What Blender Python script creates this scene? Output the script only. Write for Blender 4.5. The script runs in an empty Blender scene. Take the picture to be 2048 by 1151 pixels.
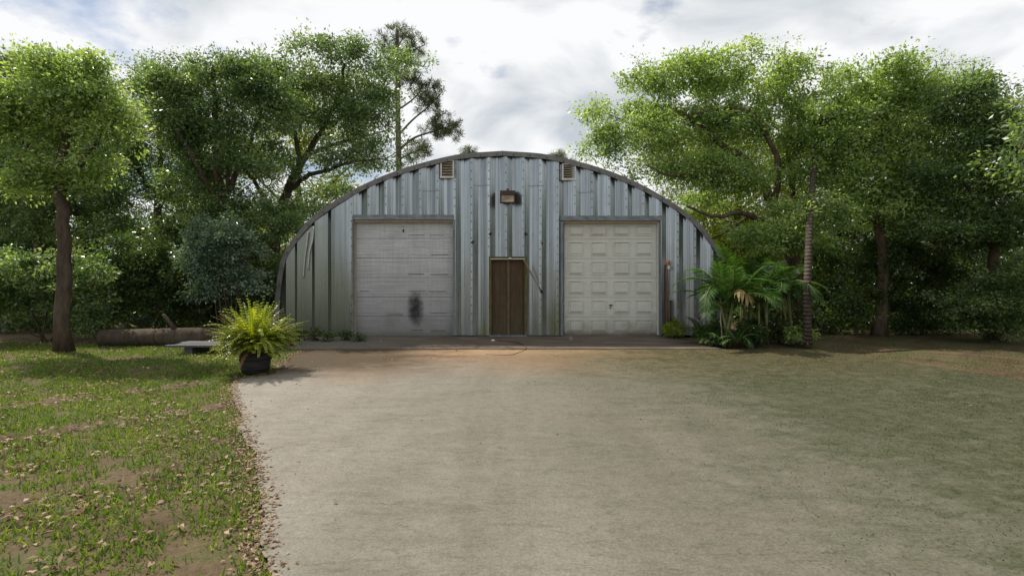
import bpy, math, random
import numpy as np
from mathutils import Vector

R = math.radians
rnd = random.Random(7)
C = bpy.context.scene.collection
SC = bpy.context.scene

# ------------------------------------------------------------------ camera
FPX, CAMY, EYE, HOR = 1050.0, -14.0, 1.6, 551.0      # focal length in px of a 2048-px-wide frame
cam = bpy.data.objects.new('camera', bpy.data.cameras.new('camera'))
C.objects.link(cam)
cam.location = (0, CAMY, EYE)
cam.rotation_euler = (R(90), 0, 0)
cam.data.sensor_width = 36
cam.data.lens = 36 * FPX / 2048
cam.data.shift_y = (HOR - 575.5) / 2048
cam.data.clip_end = 2000
SC.camera = cam

def P(px, py, Y=0.0):
    s = FPX / (Y - CAMY)
    return Vector(((px - 1024) / s, Y, EYE - (py - HOR) / s))
def G(px, py, z=0.0):
    d = FPX * (EYE - z) / (py - HOR)
    return Vector(((px - 1024) * d / FPX, d + CAMY, z))

# ------------------------------------------------------------------ sky, sun, exposure
SUN_EL, SUN_AZ = R(54), R(-55)       # azimuth from +Y (behind the building), negative = to the left
w = bpy.data.worlds.new('World'); SC.world = w; w.use_nodes = True
nt = w.node_tree; nt.nodes.clear()
def wn(t, **k):
    n = nt.nodes.new(t)
    for a, b in k.items(): setattr(n, a, b)
    return n
L = nt.links.new
out = wn('ShaderNodeOutputWorld'); mixs = wn('ShaderNodeMixShader')
bg1 = wn('ShaderNodeBackground'); bg1.inputs[1].default_value = 0.10
bg2 = wn('ShaderNodeBackground'); bg2.inputs[1].default_value = 1.0
sky = wn('ShaderNodeTexSky', sky_type='NISHITA'); sky.sun_disc = False
sky.sun_elevation = SUN_EL; sky.sun_rotation = SUN_AZ
tc = wn('ShaderNodeTexCoord'); sep = wn('ShaderNodeSeparateXYZ'); L(tc.outputs['Generated'], sep.inputs[0])
def wm(op, a, b):
    n = wn('ShaderNodeMath', operation=op)
    for i, v in enumerate((a, b)):
        if isinstance(v, (int, float)): n.inputs[i].default_value = v
        elif v is not None: L(v, n.inputs[i])
    return n.outputs[0]
zz = wm('ADD', wm('MAXIMUM', sep.outputs[2], 0.0), 0.22)
comb = wn('ShaderNodeCombineXYZ')
L(wm('DIVIDE', sep.outputs[0], zz), comb.inputs[0]); L(wm('DIVIDE', sep.outputs[1], zz), comb.inputs[1])
comb.inputs[2].default_value = 3.3
n1 = wn('ShaderNodeTexNoise'); n1.inputs['Scale'].default_value = 1.7; n1.inputs['Detail'].default_value = 9; n1.inputs['Roughness'].default_value = 0.58
L(comb.outputs[0], n1.inputs['Vector'])
n2 = wn('ShaderNodeTexNoise'); n2.inputs['Scale'].default_value = 2.6; n2.inputs['Detail'].default_value = 7; n2.inputs['Distortion'].default_value = 0.4
L(comb.outputs[0], n2.inputs['Vector'])
cov = wm('ADD', n1.outputs[0], wm('MULTIPLY', sep.outputs[0], 0.16))
r1 = wn('ShaderNodeValToRGB'); r1.color_ramp.elements[0].position = 0.31; r1.color_ramp.elements[1].position = 0.43
L(cov, r1.inputs[0])
r2 = wn('ShaderNodeValToRGB')
r2.color_ramp.elements[0].position = 0.33; r2.color_ramp.elements[0].color = (0.57, 0.62, 0.67, 1)
r2.color_ramp.elements[1].position = 0.56; r2.color_ramp.elements[1].color = (0.97, 0.98, 0.99, 1)
L(n2.outputs[0], r2.inputs[0])
L(sky.outputs[0], bg1.inputs[0]); L(r2.outputs[0], bg2.inputs[0])
L(r1.outputs[0], mixs.inputs[0]); L(bg1.outputs[0], mixs.inputs[1]); L(bg2.outputs[0], mixs.inputs[2])
L(mixs.outputs[0], out.inputs[0])

sd = bpy.data.lights.new('sun', 'SUN'); sd.energy = 5.0; sd.angle = R(0.6); sd.color = (1, 0.93, 0.82)
so = bpy.data.objects.new('sun', sd); C.objects.link(so)
sdir = Vector((math.sin(SUN_AZ) * math.cos(SUN_EL), math.cos(SUN_AZ) * math.cos(SUN_EL), math.sin(SUN_EL)))
so.rotation_euler = sdir.to_track_quat('Z', 'Y').to_euler()
so.location = sdir * 60
SC.view_settings.view_transform = 'Standard'; SC.view_settings.look = 'None'
SC.view_settings.exposure = 0.0; SC.view_settings.gamma = 1
SC.cycles.max_bounces = 8; SC.cycles.diffuse_bounces = 4; SC.cycles.glossy_bounces = 3; SC.cycles.transmission_bounces = 4

# ------------------------------------------------------------------ materials
class NT:
    def __init__(s, name):
        s.m = bpy.data.materials.new(name); s.m.use_nodes = True
        s.t = s.m.node_tree; s.t.nodes.clear()
        s.out = s.n('ShaderNodeOutputMaterial')
        s.obj = s.n('ShaderNodeTexCoord').outputs['Object']
        s.geo = s.n('ShaderNodeNewGeometry')
    def n(s, t, **k):
        x = s.t.nodes.new(t)
        for a, b in k.items(): setattr(x, a, b)
        return x
    def put(s, v, sock):
        if isinstance(v, (int, float)):
            sock.default_value = v if sock.type != 'RGBA' else (v, v, v, 1)
        elif isinstance(v, tuple):
            sock.default_value = v if sock.type != 'RGBA' or len(v) == 4 else (*v, 1)
        else: s.t.links.new(v, sock)
    def pos(s): return s.geo.outputs['Position']
    def map(s, vec, scale=(1, 1, 1), loc=(0, 0, 0)):
        x = s.n('ShaderNodeMapping'); s.put(vec, x.inputs[0]); s.put(loc, x.inputs[1]); s.put(scale, x.inputs[3]); return x.outputs[0]
    def noise(s, vec, scale=5, detail=5, rough=0.55, dist=0.0):
        x = s.n('ShaderNodeTexNoise'); s.put(vec, x.inputs['Vector']); s.put(scale, x.inputs['Scale'])
        s.put(detail, x.inputs['Detail']); s.put(rough, x.inputs['Roughness']); s.put(dist, x.inputs['Distortion']); return x.outputs[0]
    def vor(s, vec, scale=5, feature='F1', outp='Distance'):
        x = s.n('ShaderNodeTexVoronoi', feature=feature); s.put(vec, x.inputs['Vector']); s.put(scale, x.inputs['Scale']); return x.outputs[outp]
    def ramp(s, f, stops):
        x = s.n('ShaderNodeValToRGB'); s.put(f, x.inputs[0]); e = x.color_ramp.elements
        while len(e) < len(stops): e.new(0.5)
        for i, (p, c) in enumerate(stops):
            e[i].position = p; e[i].color = (c, c, c, 1) if isinstance(c, (int, float)) else (*c, 1)
        return x.outputs[0]
    def mix(s, f, a, b, mode='MIX'):
        x = s.n('ShaderNodeMixRGB', blend_type=mode); s.put(f, x.inputs[0]); s.put(a, x.inputs[1]); s.put(b, x.inputs[2]); return x.outputs[0]
    def ma(s, op, a, b=0.0, clamp=False):
        x = s.n('ShaderNodeMath', operation=op); x.use_clamp = clamp; s.put(a, x.inputs[0]); s.put(b, x.inputs[1]); return x.outputs[0]
    def sep(s, v):
        x = s.n('ShaderNodeSeparateXYZ'); s.put(v, x.inputs[0]); return x.outputs
    def attr(s, name):
        x = s.n('ShaderNodeAttribute'); x.attribute_name = name; return x.outputs['Fac']
    def rng(s, v, a, b, c=0.0, d=1.0):
        x = s.n('ShaderNodeMapRange'); x.clamp = True
        for i, q in enumerate((v, a, b, c, d)): s.put(q, x.inputs[i])
        return x.outputs[0]
    def bump(s, h, strength=0.3, dist=0.02):
        x = s.n('ShaderNodeBump'); s.put(strength, x.inputs['Strength']); s.put(dist, x.inputs['Distance']); s.put(h, x.inputs['Height']); return x.outputs[0]
    def bsdf(s, col, rough=0.7, metal=0.0, normal=None, spec=0.5):
        x = s.n('ShaderNodeBsdfPrincipled'); s.put(col, x.inputs['Base Color']); s.put(rough, x.inputs['Roughness'])
        s.put(metal, x.inputs['Metallic']); s.put(spec, x.inputs['Specular IOR Level'])
        if normal is not None: s.put(normal, x.inputs['Normal'])
        return x.outputs[0]
    def done(s, sh): s.t.links.new(sh, s.out.inputs[0]); return s.m

def leaf_mat(name, dark, mid, light, transl=0.4, rough=0.38, tcol=None, spec=0.5):
    k = NT(name); v = k.attr('var')
    big = k.noise(k.pos(), 0.9, 3)
    f = k.ma('ADD', k.ma('MULTIPLY', v, 0.95), k.ma('MULTIPLY', k.ma('SUBTRACT', big, 0.52), 0.9), True)
    col = k.ramp(f, [(0.05, dark), (0.5, mid), (0.95, light)])
    b = k.bsdf(col, rough, spec=spec)
    t = k.n('ShaderNodeBsdfTranslucent'); k.put(k.mix(1.0, col, tcol or (1.5, 1.5, 0.5), 'MULTIPLY'), t.inputs[0])
    m = k.n('ShaderNodeMixShader'); m.inputs[0].default_value = transl
    k.t.links.new(b, m.inputs[1]); k.t.links.new(t.outputs[0], m.inputs[2])
    return k.done(m.outputs[0])

def simple(name, col, rough=0.7, metal=0.0, var=0.25, scale=8, stretch=(1, 1, 1), bump=0.15, bd=0.01, spec=0.5):
    k = NT(name); v = k.map(k.pos(), stretch)
    a = k.noise(v, scale, 6, 0.6)
    f = k.ramp(a, [(0.3, 1 - var), (0.7, 1 + var)])
    c = k.mix(1.0, col, f, 'MULTIPLY')
    return k.done(k.bsdf(c, rough, metal, k.bump(a, bump, bd), spec))

def m_galv():
    k = NT('galvanised_steel'); p = k.pos(); x, y, z = k.sep(p)
    streak = k.noise(k.map(p, (26, 1, 0.35)), 1, 6, 0.65)
    fine = k.noise(k.map(p, (90, 2, 0.15)), 1, 3, 0.6)
    blot = k.noise(p, 1.6, 5, 0.6)
    spang = k.noise(p, 22, 4, 0.7)
    panel = k.noise(k.map(p, (2.2, 0, 0.02)), 1, 1)
    c = k.ramp(streak, [(0.25, (0.255, 0.28, 0.29)), (0.5, (0.405, 0.445, 0.47)), (0.75, (0.57, 0.625, 0.665))])
    c = k.mix(1.0, c, k.ramp(fine, [(0.35, 0.72), (0.5, 0.98), (0.75, 1.1)]), 'MULTIPLY')
    pin = k.ma('SINE', k.ma('MULTIPLY', x, 2 * math.pi / 0.041))
    c = k.mix(1.0, c, k.ramp(pin, [(0.0, 1.0), (0.72, 1.0), (0.93, 0.72)]), 'MULTIPLY')
    wide = k.noise(k.map(p, (7.5, 0, 0.04)), 1, 2, 0.6)
    c = k.mix(1.0, c, k.ramp(wide, [(0.34, 0.72), (0.5, 0.98), (0.66, 1.14)]), 'MULTIPLY')
    c = k.mix(1.0, c, k.ramp(panel, [(0.3, 0.84), (0.7, 1.1)]), 'MULTIPLY')
    c = k.mix(k.ma('MULTIPLY', k.ramp(blot, [(0.45, 0.0), (0.75, 1.0)]), 0.45), c, (0.24, 0.25, 0.225))
    # dirt and algae that grow up from the ground, uneven
    low = k.rng(k.ma('ADD', z, k.ma('MULTIPLY', k.ma('SUBTRACT', streak, 0.5), 2.2)), 2.0, 0.0)
    moss = k.ma('MULTIPLY', low, k.ramp(k.noise(k.map(p, (1.3, 1, 0.5)), 1, 4), [(0.48, 0.0), (0.66, 1.0)]))
    c = k.mix(k.ma('MULTIPLY', low, 0.5), c, (0.21, 0.205, 0.165))
    c = k.mix(k.ma('MULTIPLY', moss, 0.75), c, (0.13, 0.15, 0.05))
    # grime and mildew low on the left part of the wall
    lb = k.ma('MULTIPLY', k.rng(x, -1.6, -4.2), k.rng(k.ma('ADD', z, k.ma('MULTIPLY', k.ma('SUBTRACT', streak, 0.5), 2.0)), 2.4, 0.2))
    c = k.mix(k.ma('MULTIPLY', lb, 0.6), c, (0.10, 0.105, 0.075))
    al = k.ma('ADD', k.ma('ABSOLUTE', k.ma('DIVIDE', k.ma('ADD', x, 0.735), 0.085)), k.rng(k.ma('ADD', z, k.ma('MULTIPLY', streak, 0.5)), 0.25, 0.95))
    c = k.mix(k.ramp(al, [(0.55, 0.85), (1.05, 0.0)]), c, (0.115, 0.15, 0.012))
    # left end of the wall is greener with algae film
    lft = k.rng(k.ma('ADD', k.ma('ADD', x, k.ma('MULTIPLY', z, 0.35)), k.ma('MULTIPLY', k.ma('SUBTRACT', blot, 0.5), 2.0)), -3.0, -4.4)
    c = k.mix(k.ma('MULTIPLY', lft, 0.65), c, (0.16, 0.18, 0.125))
    rr = k.noise(k.map(p, (34, 1, 0.45)), 1, 4, 0.7)
    c = k.mix(k.ma('MULTIPLY', k.ramp(rr, [(0.64, 0.0), (0.74, 1.0)]), 0.5), c, (0.20, 0.14, 0.09))
    met = k.ma('MULTIPLY', k.ma('SUBTRACT', 0.90, k.ma('MULTIPLY', low, 0.45)), k.ramp(al, [(0.55, 0.2), (1.05, 1.0)]))
    rg = k.ramp(streak, [(0.3, 0.24), (0.7, 0.33)])
    h = k.ma('ADD', k.ma('MULTIPLY', fine, 0.4), k.ma('MULTIPLY', k.noise(k.map(p, (1.2, 1, 0.5)), 1, 2), 1.5))
    return k.done(k.bsdf(c, rg, met, k.bump(h, 0.05, 0.02)))

def m_concrete():
    k = NT('driveway_concrete'); p = k.pos(); x, y, z = k.sep(p)
    big = k.noise(p, 0.45, 5, 0.6, 0.5); mid = k.noise(k.map(p, (0.8, 1.7, 1)), 1.3, 8, 0.72, 0.4)
    fine = k.noise(p, 45, 5, 0.8); grit = k.vor(p, 60); st = k.noise(k.map(p, (2.0, 14, 1)), 1.5, 6, 0.75, 0.3)
    c = k.ramp(mid, [(0.25, (0.128, 0.115, 0.088)), (0.5, (0.170, 0.156, 0.126)), (0.75, (0.200, 0.191, 0.160))])
    # long faint bands left by cars and run-off
    bd = k.noise(k.map(p, (0.9, 0.16, 1)), 1.0, 4, 0.6, 0.6)
    c = k.mix(1.0, c, k.ramp(bd, [(0.35, 0.86), (0.5, 1.0), (0.65, 1.10)]), 'MULTIPLY')
    # paler, pinker wash towards the lawn edge: sunlight painted into the concrete
    lw = k.rng(k.ma('ADD', x, k.ma('MULTIPLY', k.ma('SUBTRACT', big, 0.5), 3.0)), -0.9, -3.2)
    c = k.mix(k.ma('MULTIPLY', lw, 0.6), c, (0.27, 0.245, 0.21))
    c = k.mix(1.0, c, k.ramp(fine, [(0.3, 0.76), (0.5, 1.0), (0.72, 1.2)]), 'MULTIPLY')
    c = k.mix(1.0, c, k.ramp(grit, [(0.0, 0.7), (0.25, 1.0), (0.6, 1.12)]), 'MULTIPLY')
    c = k.mix(1.0, c, k.ramp(st, [(0.28, 0.84), (0.42, 1.0), (0.7, 1.04)]), 'MULTIPLY')
    # rusty brown run-off next to the apron
    yn = k.ma('ADD', y, k.ma('MULTIPLY', k.ma('SUBTRACT', big, 0.5), 4.0))
    rust = k.rng(yn, -6.0, -3.0)
    c = k.mix(k.ma('MULTIPLY', rust, 0.8), c, k.mix(mid, (0.19, 0.095, 0.045), (0.36, 0.215, 0.115)))
    eb = k.rng(k.ma('ADD', y, k.ma('MULTIPLY', k.ma('SUBTRACT', mid, 0.5), 1.6)), -3.5, -2.7)  # rust-orange strip by the apron, its sunlit look painted into the colour
    c = k.mix(k.ma('MULTIPLY', k.ma('MULTIPLY', eb, k.rng(x, -3.2, -1.0)), 0.7), c, (0.40, 0.27, 0.15))
    tx = k.rng(k.ma('ADD', x, k.ma('MULTIPLY', k.ma('SUBTRACT', mid, 0.5), 5.0)), -0.6, -2.6)  # brown shade of the fern and trees, painted into the concrete
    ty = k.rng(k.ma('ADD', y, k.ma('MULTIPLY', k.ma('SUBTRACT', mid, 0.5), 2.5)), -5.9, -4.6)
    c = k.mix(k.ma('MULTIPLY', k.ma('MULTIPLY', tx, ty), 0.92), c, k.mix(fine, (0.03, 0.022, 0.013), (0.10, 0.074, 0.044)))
    # moss spreading in from the right hand side
    xm = k.ma('ADD', k.ma('ADD', x, k.ma('MULTIPLY', y, 0.10)), k.ma('MULTIPLY', k.ma('SUBTRACT', mid, 0.5), 7.0))
    moss = k.rng(xm, -1.2, 2.8)
    mossn = k.ramp(k.noise(p, 5, 7, 0.75), [(0.30, 0.6), (0.58, 1.0)])
    c = k.mix(k.ma('MULTIPLY', k.ma('MULTIPLY', moss, mossn), 0.95), c, k.mix(k.ramp(fine, [(0.35, 0.0), (0.65, 1.0)]), (0.016, 0.021, 0.007), (0.072, 0.078, 0.032)))
    cr = k.noise(k.map(p, (0.8, 3.5, 1)), 1.3, 7, 0.7, 1.2)
    b2 = k.noise(p, 11, 6, 0.7)
    c = k.mix(1.0, c, k.ramp(b2, [(0.3, 0.88), (0.5, 1.0), (0.7, 1.09)]), 'MULTIPLY')
    crm = k.ramp(k.ma('ABSOLUTE', k.ma('SUBTRACT', cr, 0.5)), [(0.0, 0.55), (0.010, 1.0)])
    c = k.mix(1.0, c, crm, 'MULTIPLY')
    h = k.ma('ADD', k.ma('MULTIPLY', fine, 0.8), k.ma('MULTIPLY', grit, 0.5))
    h = k.ma('ADD', h, k.ma('MULTIPLY', st, 0.8))
    return k.done(k.bsdf(c, 0.92, 0, k.bump(h, 0.3, 0.01), 0.2))

def m_apron():
    k = NT('apron_concrete'); p = k.pos(); x, y, z = k.sep(p)
    a = k.noise(k.map(p, (0.6, 2.4, 1)), 1.8, 7, 0.68, 0.6); f = k.noise(p, 50, 4, 0.7)
    c = k.ramp(a, [(0.28, (0.052, 0.038, 0.029)), (0.5, (0.112, 0.084, 0.064)), (0.75, (0.20, 0.163, 0.13))])
    c = k.mix(1.0, c, k.ramp(f, [(0.3, 0.75), (0.7, 1.2)]), 'MULTIPLY')
    lf = k.rng(k.ma('ADD', x, k.ma('MULTIPLY', a, 3)), -0.6, -2.6)
    c = k.mix(k.ma('MULTIPLY', lf, 0.6), c, (0.13, 0.13, 0.105))
    return k.done(k.bsdf(c, 0.82, 0, k.bump(k.ma('ADD', a, f), 0.4, 0.01), 0.3))

def m_ground():
    k = NT('soil'); p = k.pos()
    a = k.noise(p, 1.1, 7, 0.65, 0.4); f = k.noise(p, 30, 5, 0.75)
    c = k.ramp(a, [(0.3, (0.075, 0.05, 0.03)), (0.5, (0.13, 0.095, 0.055)), (0.62, (0.09, 0.10, 0.035)), (0.8, (0.17, 0.13, 0.08))])
    c = k.mix(1.0, c, k.ramp(f, [(0.3, 0.6), (0.7, 1.35)]), 'MULTIPLY')
    return k.done(k.bsdf(c, 0.95, 0, k.bump(f, 0.7, 0.03), 0.2))

def m_door(name, base, dirt, streak_amt, soot=None, green=0.0):
    k = NT(name); p = k.pos(); x, y, z = k.sep(p)
    h = k.noise(k.map(p, (1.1, 1, 24)), 1, 6, 0.7); v = k.noise(k.map(p, (30, 1, 0.8)), 1, 5, 0.7)
    b = k.noise(p, 2.0, 6, 0.65); f = k.noise(p, 40, 4, 0.7)
    c = k.mix(k.ma('MULTIPLY', k.ramp(h, [(0.42, 0.0), (0.75, 1.0)]), streak_amt), base, dirt)
    c = k.mix(k.ma('MULTIPLY', k.ramp(v, [(0.45, 0.0), (0.8, 1.0)]), streak_amt * 0.8), c, dirt)
    c = k.mix(k.ma('MULTIPLY', k.ramp(b, [(0.45, 0.0), (0.8, 1.0)]), 0.5), c, dirt)
    low = k.rng(k.ma('ADD', z, k.ma('MULTIPLY', k.ma('SUBTRACT', b, 0.5), 1.4)), 0.62, 0.0)
    c = k.mix(k.ma('MULTIPLY', low, 0.55), c, (0.13, 0.125, 0.075))
    c = k.mix(1.0, c, k.ramp(f, [(0.3, 0.9), (0.7, 1.06)]), 'MULTIPLY')
    foot = k.rng(k.ma('ADD', z, k.ma('MULTIPLY', b, 0.16)), 0.20, 0.08)
    c = k.mix(k.ma('MULTIPLY', foot, 0.8), c, (0.055, 0.045, 0.022))
    if soot:
        ln = k.ma('SINE', k.ma('MULTIPLY', k.ma('ADD', z, k.ma('MULTIPLY', b, 0.03)), 95.0)); lm = k.ma('MULTIPLY', k.ramp(ln, [(0.55, 0.0), (0.9, 1.0)]), k.ramp(k.noise(k.map(p, (2.2, 1, 5)), 1, 5, 0.7), [(0.42, 0.0), (0.62, 0.55)]))
        c = k.mix(lm, c, (0.20, 0.20, 0.20))
        sx, sz, wx, wz = soot
        dx = k.ma('DIVIDE', k.ma('SUBTRACT', x, sx), wx); dz = k.ma('DIVIDE', k.ma('SUBTRACT', z, sz), wz)
        d = k.ma('ADD', k.ma('MULTIPLY', dx, dx), k.ma('MULTIPLY', dz, dz))
        d = k.ma('ADD', d, k.ma('MULTIPLY', k.ma('SUBTRACT', k.noise(p, 7, 5, 0.7), 0.5), 1.2))
        c2 = k.rng(k.ma('ADD', z, k.ma('MULTIPLY', b, 0.9)), 2.6, 0.4)
        c = k.mix(k.ma('MULTIPLY', c2, 0.78), c, (0.17, 0.17, 0.162))
        s = k.ramp(d, [(0.0, 0.97), (0.22, 0.85), (0.6, 0.42), (1.5, 0.0)])
        c = k.mix(s, c, (0.010, 0.011, 0.010))
    return k.done(k.bsdf(c, 0.6, 0, k.bump(k.ma('ADD', h, f), 0.12, 0.01), 0.35))

def m_brown():
    k = NT('brown_paint'); p = k.pos(); x, y, z = k.sep(p)
    a = k.noise(k.map(p, (14, 1, 1.2)), 1, 6, 0.7); b = k.noise(p, 6, 5, 0.7)
    c = k.ramp(a, [(0.3, (0.040, 0.023, 0.010)), (0.7, (0.105, 0.064, 0.030))])
    g = k.ma('MULTIPLY', k.rng(z, 1.7, 0.1), k.ramp(b, [(0.35, 0.2), (0.65, 1.0)]))
    c = k.mix(k.ma('MULTIPLY', g, 0.75), c, (0.062, 0.066, 0.032))
    return k.done(k.bsdf(c, 0.65, 0, k.bump(a, 0.15, 0.01), 0.3))

def m_bark(name, c0, c1, sx=9, sz=2.2):
    k = NT(name); p = k.pos()
    a = k.noise(k.map(p, (sx, sx, sz)), 1, 7, 0.7, 0.5); b = k.noise(p, 1.5, 4)
    c = k.ramp(a, [(0.3, c0), (0.68, c1)])
    c = k.mix(k.ma('MULTIPLY', k.ramp(b, [(0.5, 0.0), (0.75, 1.0)]), 0.4), c, (0.13, 0.14, 0.10))
    return k.done(k.bsdf(c, 0.95, 0, k.bump(a, 0.8, 0.04), 0.2))

M = {}
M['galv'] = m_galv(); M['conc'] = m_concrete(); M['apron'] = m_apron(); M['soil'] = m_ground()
M['screw'] = simple('rusty_screw', (0.05, 0.045, 0.04), 0.6, 0.3)
M['seam'] = simple('lap_seam', (0.16, 0.155, 0.145), 0.8)
M['trim'] = simple('weathered_trim', (0.165, 0.16, 0.152), 0.6, 0.35, 0.22, 5, (1, 1, 1), 0.1)
M['roof'] = simple('roof_steel', (0.40, 0.41, 0.41), 0.45, 0.7, 0.2, 3)
M['lintel'] = simple('lintel_steel', (0.17, 0.19, 0.205), 0.5, 0.4, 0.45, 6, (1, 1, 2), 0.1)
M['jamb'] = simple('jamb_steel', (0.16, 0.175, 0.19), 0.55, 0.3, 0.3, 6, (3, 3, 0.8), 0.1)
M['stop'] = simple('door_stop_wood', (0.40, 0.31, 0.20), 0.75, 0, 0.3, 6, (1, 1, 9), 0.15)
M['door1'] = m_door('weathered_white_door', (0.58, 0.585, 0.585), (0.31, 0.31, 0.31), 0.75, soot=((831 - 1024) / 74.4, (671 - 618) / 74.4, 0.25, 0.54))
M['door2'] = m_door('cream_white_door', (0.64, 0.64, 0.575), (0.42, 0.42, 0.36), 0.42)
M['gap'] = simple('dark_gap', (0.03, 0.028, 0.025), 0.9)
M['scuff'] = simple('dark_scuff', (0.10, 0.098, 0.09), 0.9, 0, 0.5, 14)
M['brown'] = m_brown()
M['frame'] = simple('mossy_frame', (0.085, 0.085, 0.03), 0.85, 0, 0.5, 7, (1, 1, 1), 0.3)
M['framew'] = simple('orange_brown_wood', (0.14, 0.075, 0.022), 0.75, 0, 0.4, 5, (4, 4, 0.7), 0.2)
M['white'] = simple('dull_white', (0.62, 0.61, 0.57), 0.6, 0, 0.15, 9)
M['ventframe'] = simple('vent_frame', (0.58, 0.57, 0.53), 0.55, 0.1, 0.25, 9)
M['ventslat'] = simple('vent_slat', (0.27, 0.225, 0.16), 0.7, 0, 0.3, 8, (1, 1, 3))
M['fixture'] = simple('rusted_fixture', (0.06, 0.028, 0.02), 0.7, 0.2, 0.4, 10)
k = NT('dusty_lens'); a = k.noise(k.map(k.pos(), (4, 1, 9)), 1, 5)
M['lens'] = k.done(k.bsdf(k.ramp(a, [(0.35, (0.24, 0.17, 0.09)), (0.65, (0.56, 0.49, 0.37))]), 0.25))
M['block'] = simple('dark_block', (0.055, 0.045, 0.035), 0.8)
M['blockg'] = simple('grey_block', (0.17, 0.165, 0.16), 0.8)
M['stick'] = simple('bare_stick', (0.22, 0.135, 0.065), 0.7, 0, 0.35, 12)
M['black'] = simple('black_rubber', (0.015, 0.015, 0.015), 0.6)
M['cord'] = simple('red_brown_cord', (0.12, 0.035, 0.02), 0.6)
M['rust'] = simple('rusty_pipe', (0.12, 0.05, 0.018), 0.8, 0.1, 0.5, 12)
M['orange'] = simple('orange_cap', (0.50, 0.17, 0.07), 0.45, 0, 0.3, 20)
M['pot'] = simple('dark_planter', (0.030, 0.029, 0.028), 0.6, 0, 0.5, 7, (1, 1, 2.5), 0.2)
M['hoop'] = simple('planter_hoop', (0.016, 0.016, 0.016), 0.5, 0.3)
M['stave'] = simple('sunlit_stave', (0.26, 0.125, 0.05), 0.8, 0, 0.5, 12)
M['pale'] = simple('edge_highlight', (0.50, 0.52, 0.46), 0.5, 0.2, 0.25, 10)
M['board'] = simple('grey_board', (0.075, 0.075, 0.08), 0.75, 0, 0.35, 4, (1, 4, 1))
M['bark'] = m_bark('oak_bark', (0.028, 0.020, 0.014), (0.115, 0.085, 0.06))
M['barkr'] = m_bark('oak_bark_warm', (0.045, 0.030, 0.02), (0.17, 0.125, 0.085))
M['barkp'] = m_bark('pine_bark', (0.05, 0.035, 0.028), (0.17, 0.125, 0.10), 6, 3)
k = NT('palm_bark'); p_ = k.pos(); z_ = k.sep(p_)[2]
rg = k.ma('SINE', k.ma('MULTIPLY', z_, 70.0)); a = k.noise(p_, 9, 5)
M['palmbark'] = k.done(k.bsdf(k.ramp(k.ma('ADD', k.ma('MULTIPLY', rg, 0.13), a), [(0.3, (0.03, 0.021, 0.014)), (0.75, (0.09, 0.066, 0.044))]), 0.9, 0, k.bump(rg, 0.6, 0.02)))
M['stem'] = simple('palm_stem', (0.16, 0.17, 0.06), 0.6, 0, 0.4, 10)
M['palestem'] = simple('pale_stem', (0.45, 0.40, 0.30), 0.7)
M['leafA'] = leaf_mat('oak_leaf', (0.040, 0.075, 0.033), (0.095, 0.16, 0.058), (0.30, 0.37, 0.20), 0.46, 0.34, (2.0, 2.0, 0.8), 0.65)
M['leafB'] = leaf_mat('oak_leaf_bright', (0.085, 0.14, 0.050), (0.20, 0.29, 0.095), (0.42, 0.49, 0.25), 0.5, 0.36, (2.0, 2.0, 0.8), 0.6)
M['leafC'] = leaf_mat('blue_green_leaf', (0.05, 0.09, 0.06), (0.12, 0.19, 0.13), (0.28, 0.36, 0.26), 0.3, 0.3, spec=0.7)
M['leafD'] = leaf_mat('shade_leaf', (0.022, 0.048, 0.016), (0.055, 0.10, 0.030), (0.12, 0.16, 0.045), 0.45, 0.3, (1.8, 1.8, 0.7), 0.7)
M['leafY'] = leaf_mat('yellow_green_leaf', (0.09, 0.13, 0.02), (0.20, 0.26, 0.04), (0.34, 0.38, 0.08), 0.5, tcol=(2.0, 1.9, 0.7))
M['needle'] = leaf_mat('pine_needle', (0.035, 0.06, 0.022), (0.08, 0.115, 0.045), (0.16, 0.19, 0.075), 0.3, 0.5, (1.8, 1.8, 0.8))
M['fern'] = leaf_mat('fern_leaf', (0.16, 0.20, 0.016), (0.25, 0.34, 0.028), (0.42, 0.46, 0.07), 0.52, 0.36, (1.5, 1.4, 0.55))
M['fernbrown'] = leaf_mat('dead_fern_leaf', (0.06, 0.03, 0.012), (0.13, 0.065, 0.025), (0.22, 0.12, 0.05), 0.3)
M['palm'] = leaf_mat('palm_leaflet', (0.014, 0.048, 0.010), (0.042, 0.110, 0.020), (0.12, 0.20, 0.045), 0.38, 0.5, (1.7, 1.7, 0.6), 0.3)
M['palmdead'] = leaf_mat('dry_palm_leaflet', (0.40, 0.29, 0.11), (0.60, 0.46, 0.21), (0.72, 0.60, 0.34), 0.35, 0.5, (1.1, 1.0, 0.7))
M['grass'] = leaf_mat('grass_blade', (0.06, 0.12, 0.014), (0.13, 0.23, 0.028), (0.26, 0.33, 0.06), 0.4, 0.5)
M['moss'] = leaf_mat('short_grass', (0.035, 0.05, 0.014), (0.065, 0.082, 0.024), (0.12, 0.13, 0.05), 0.35, 0.6)
M['litter'] = leaf_mat('dead_leaf', (0.10, 0.055, 0.028), (0.24, 0.15, 0.085), (0.42, 0.30, 0.20), 0.2, 0.7, (1.1, 1.0, 0.8))
M['petal'] = leaf_mat('pink_petal', (0.35, 0.10, 0.14), (0.55, 0.30, 0.34), (0.75, 0.62, 0.62), 0.4, 0.5, (1, 1, 1))

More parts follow.
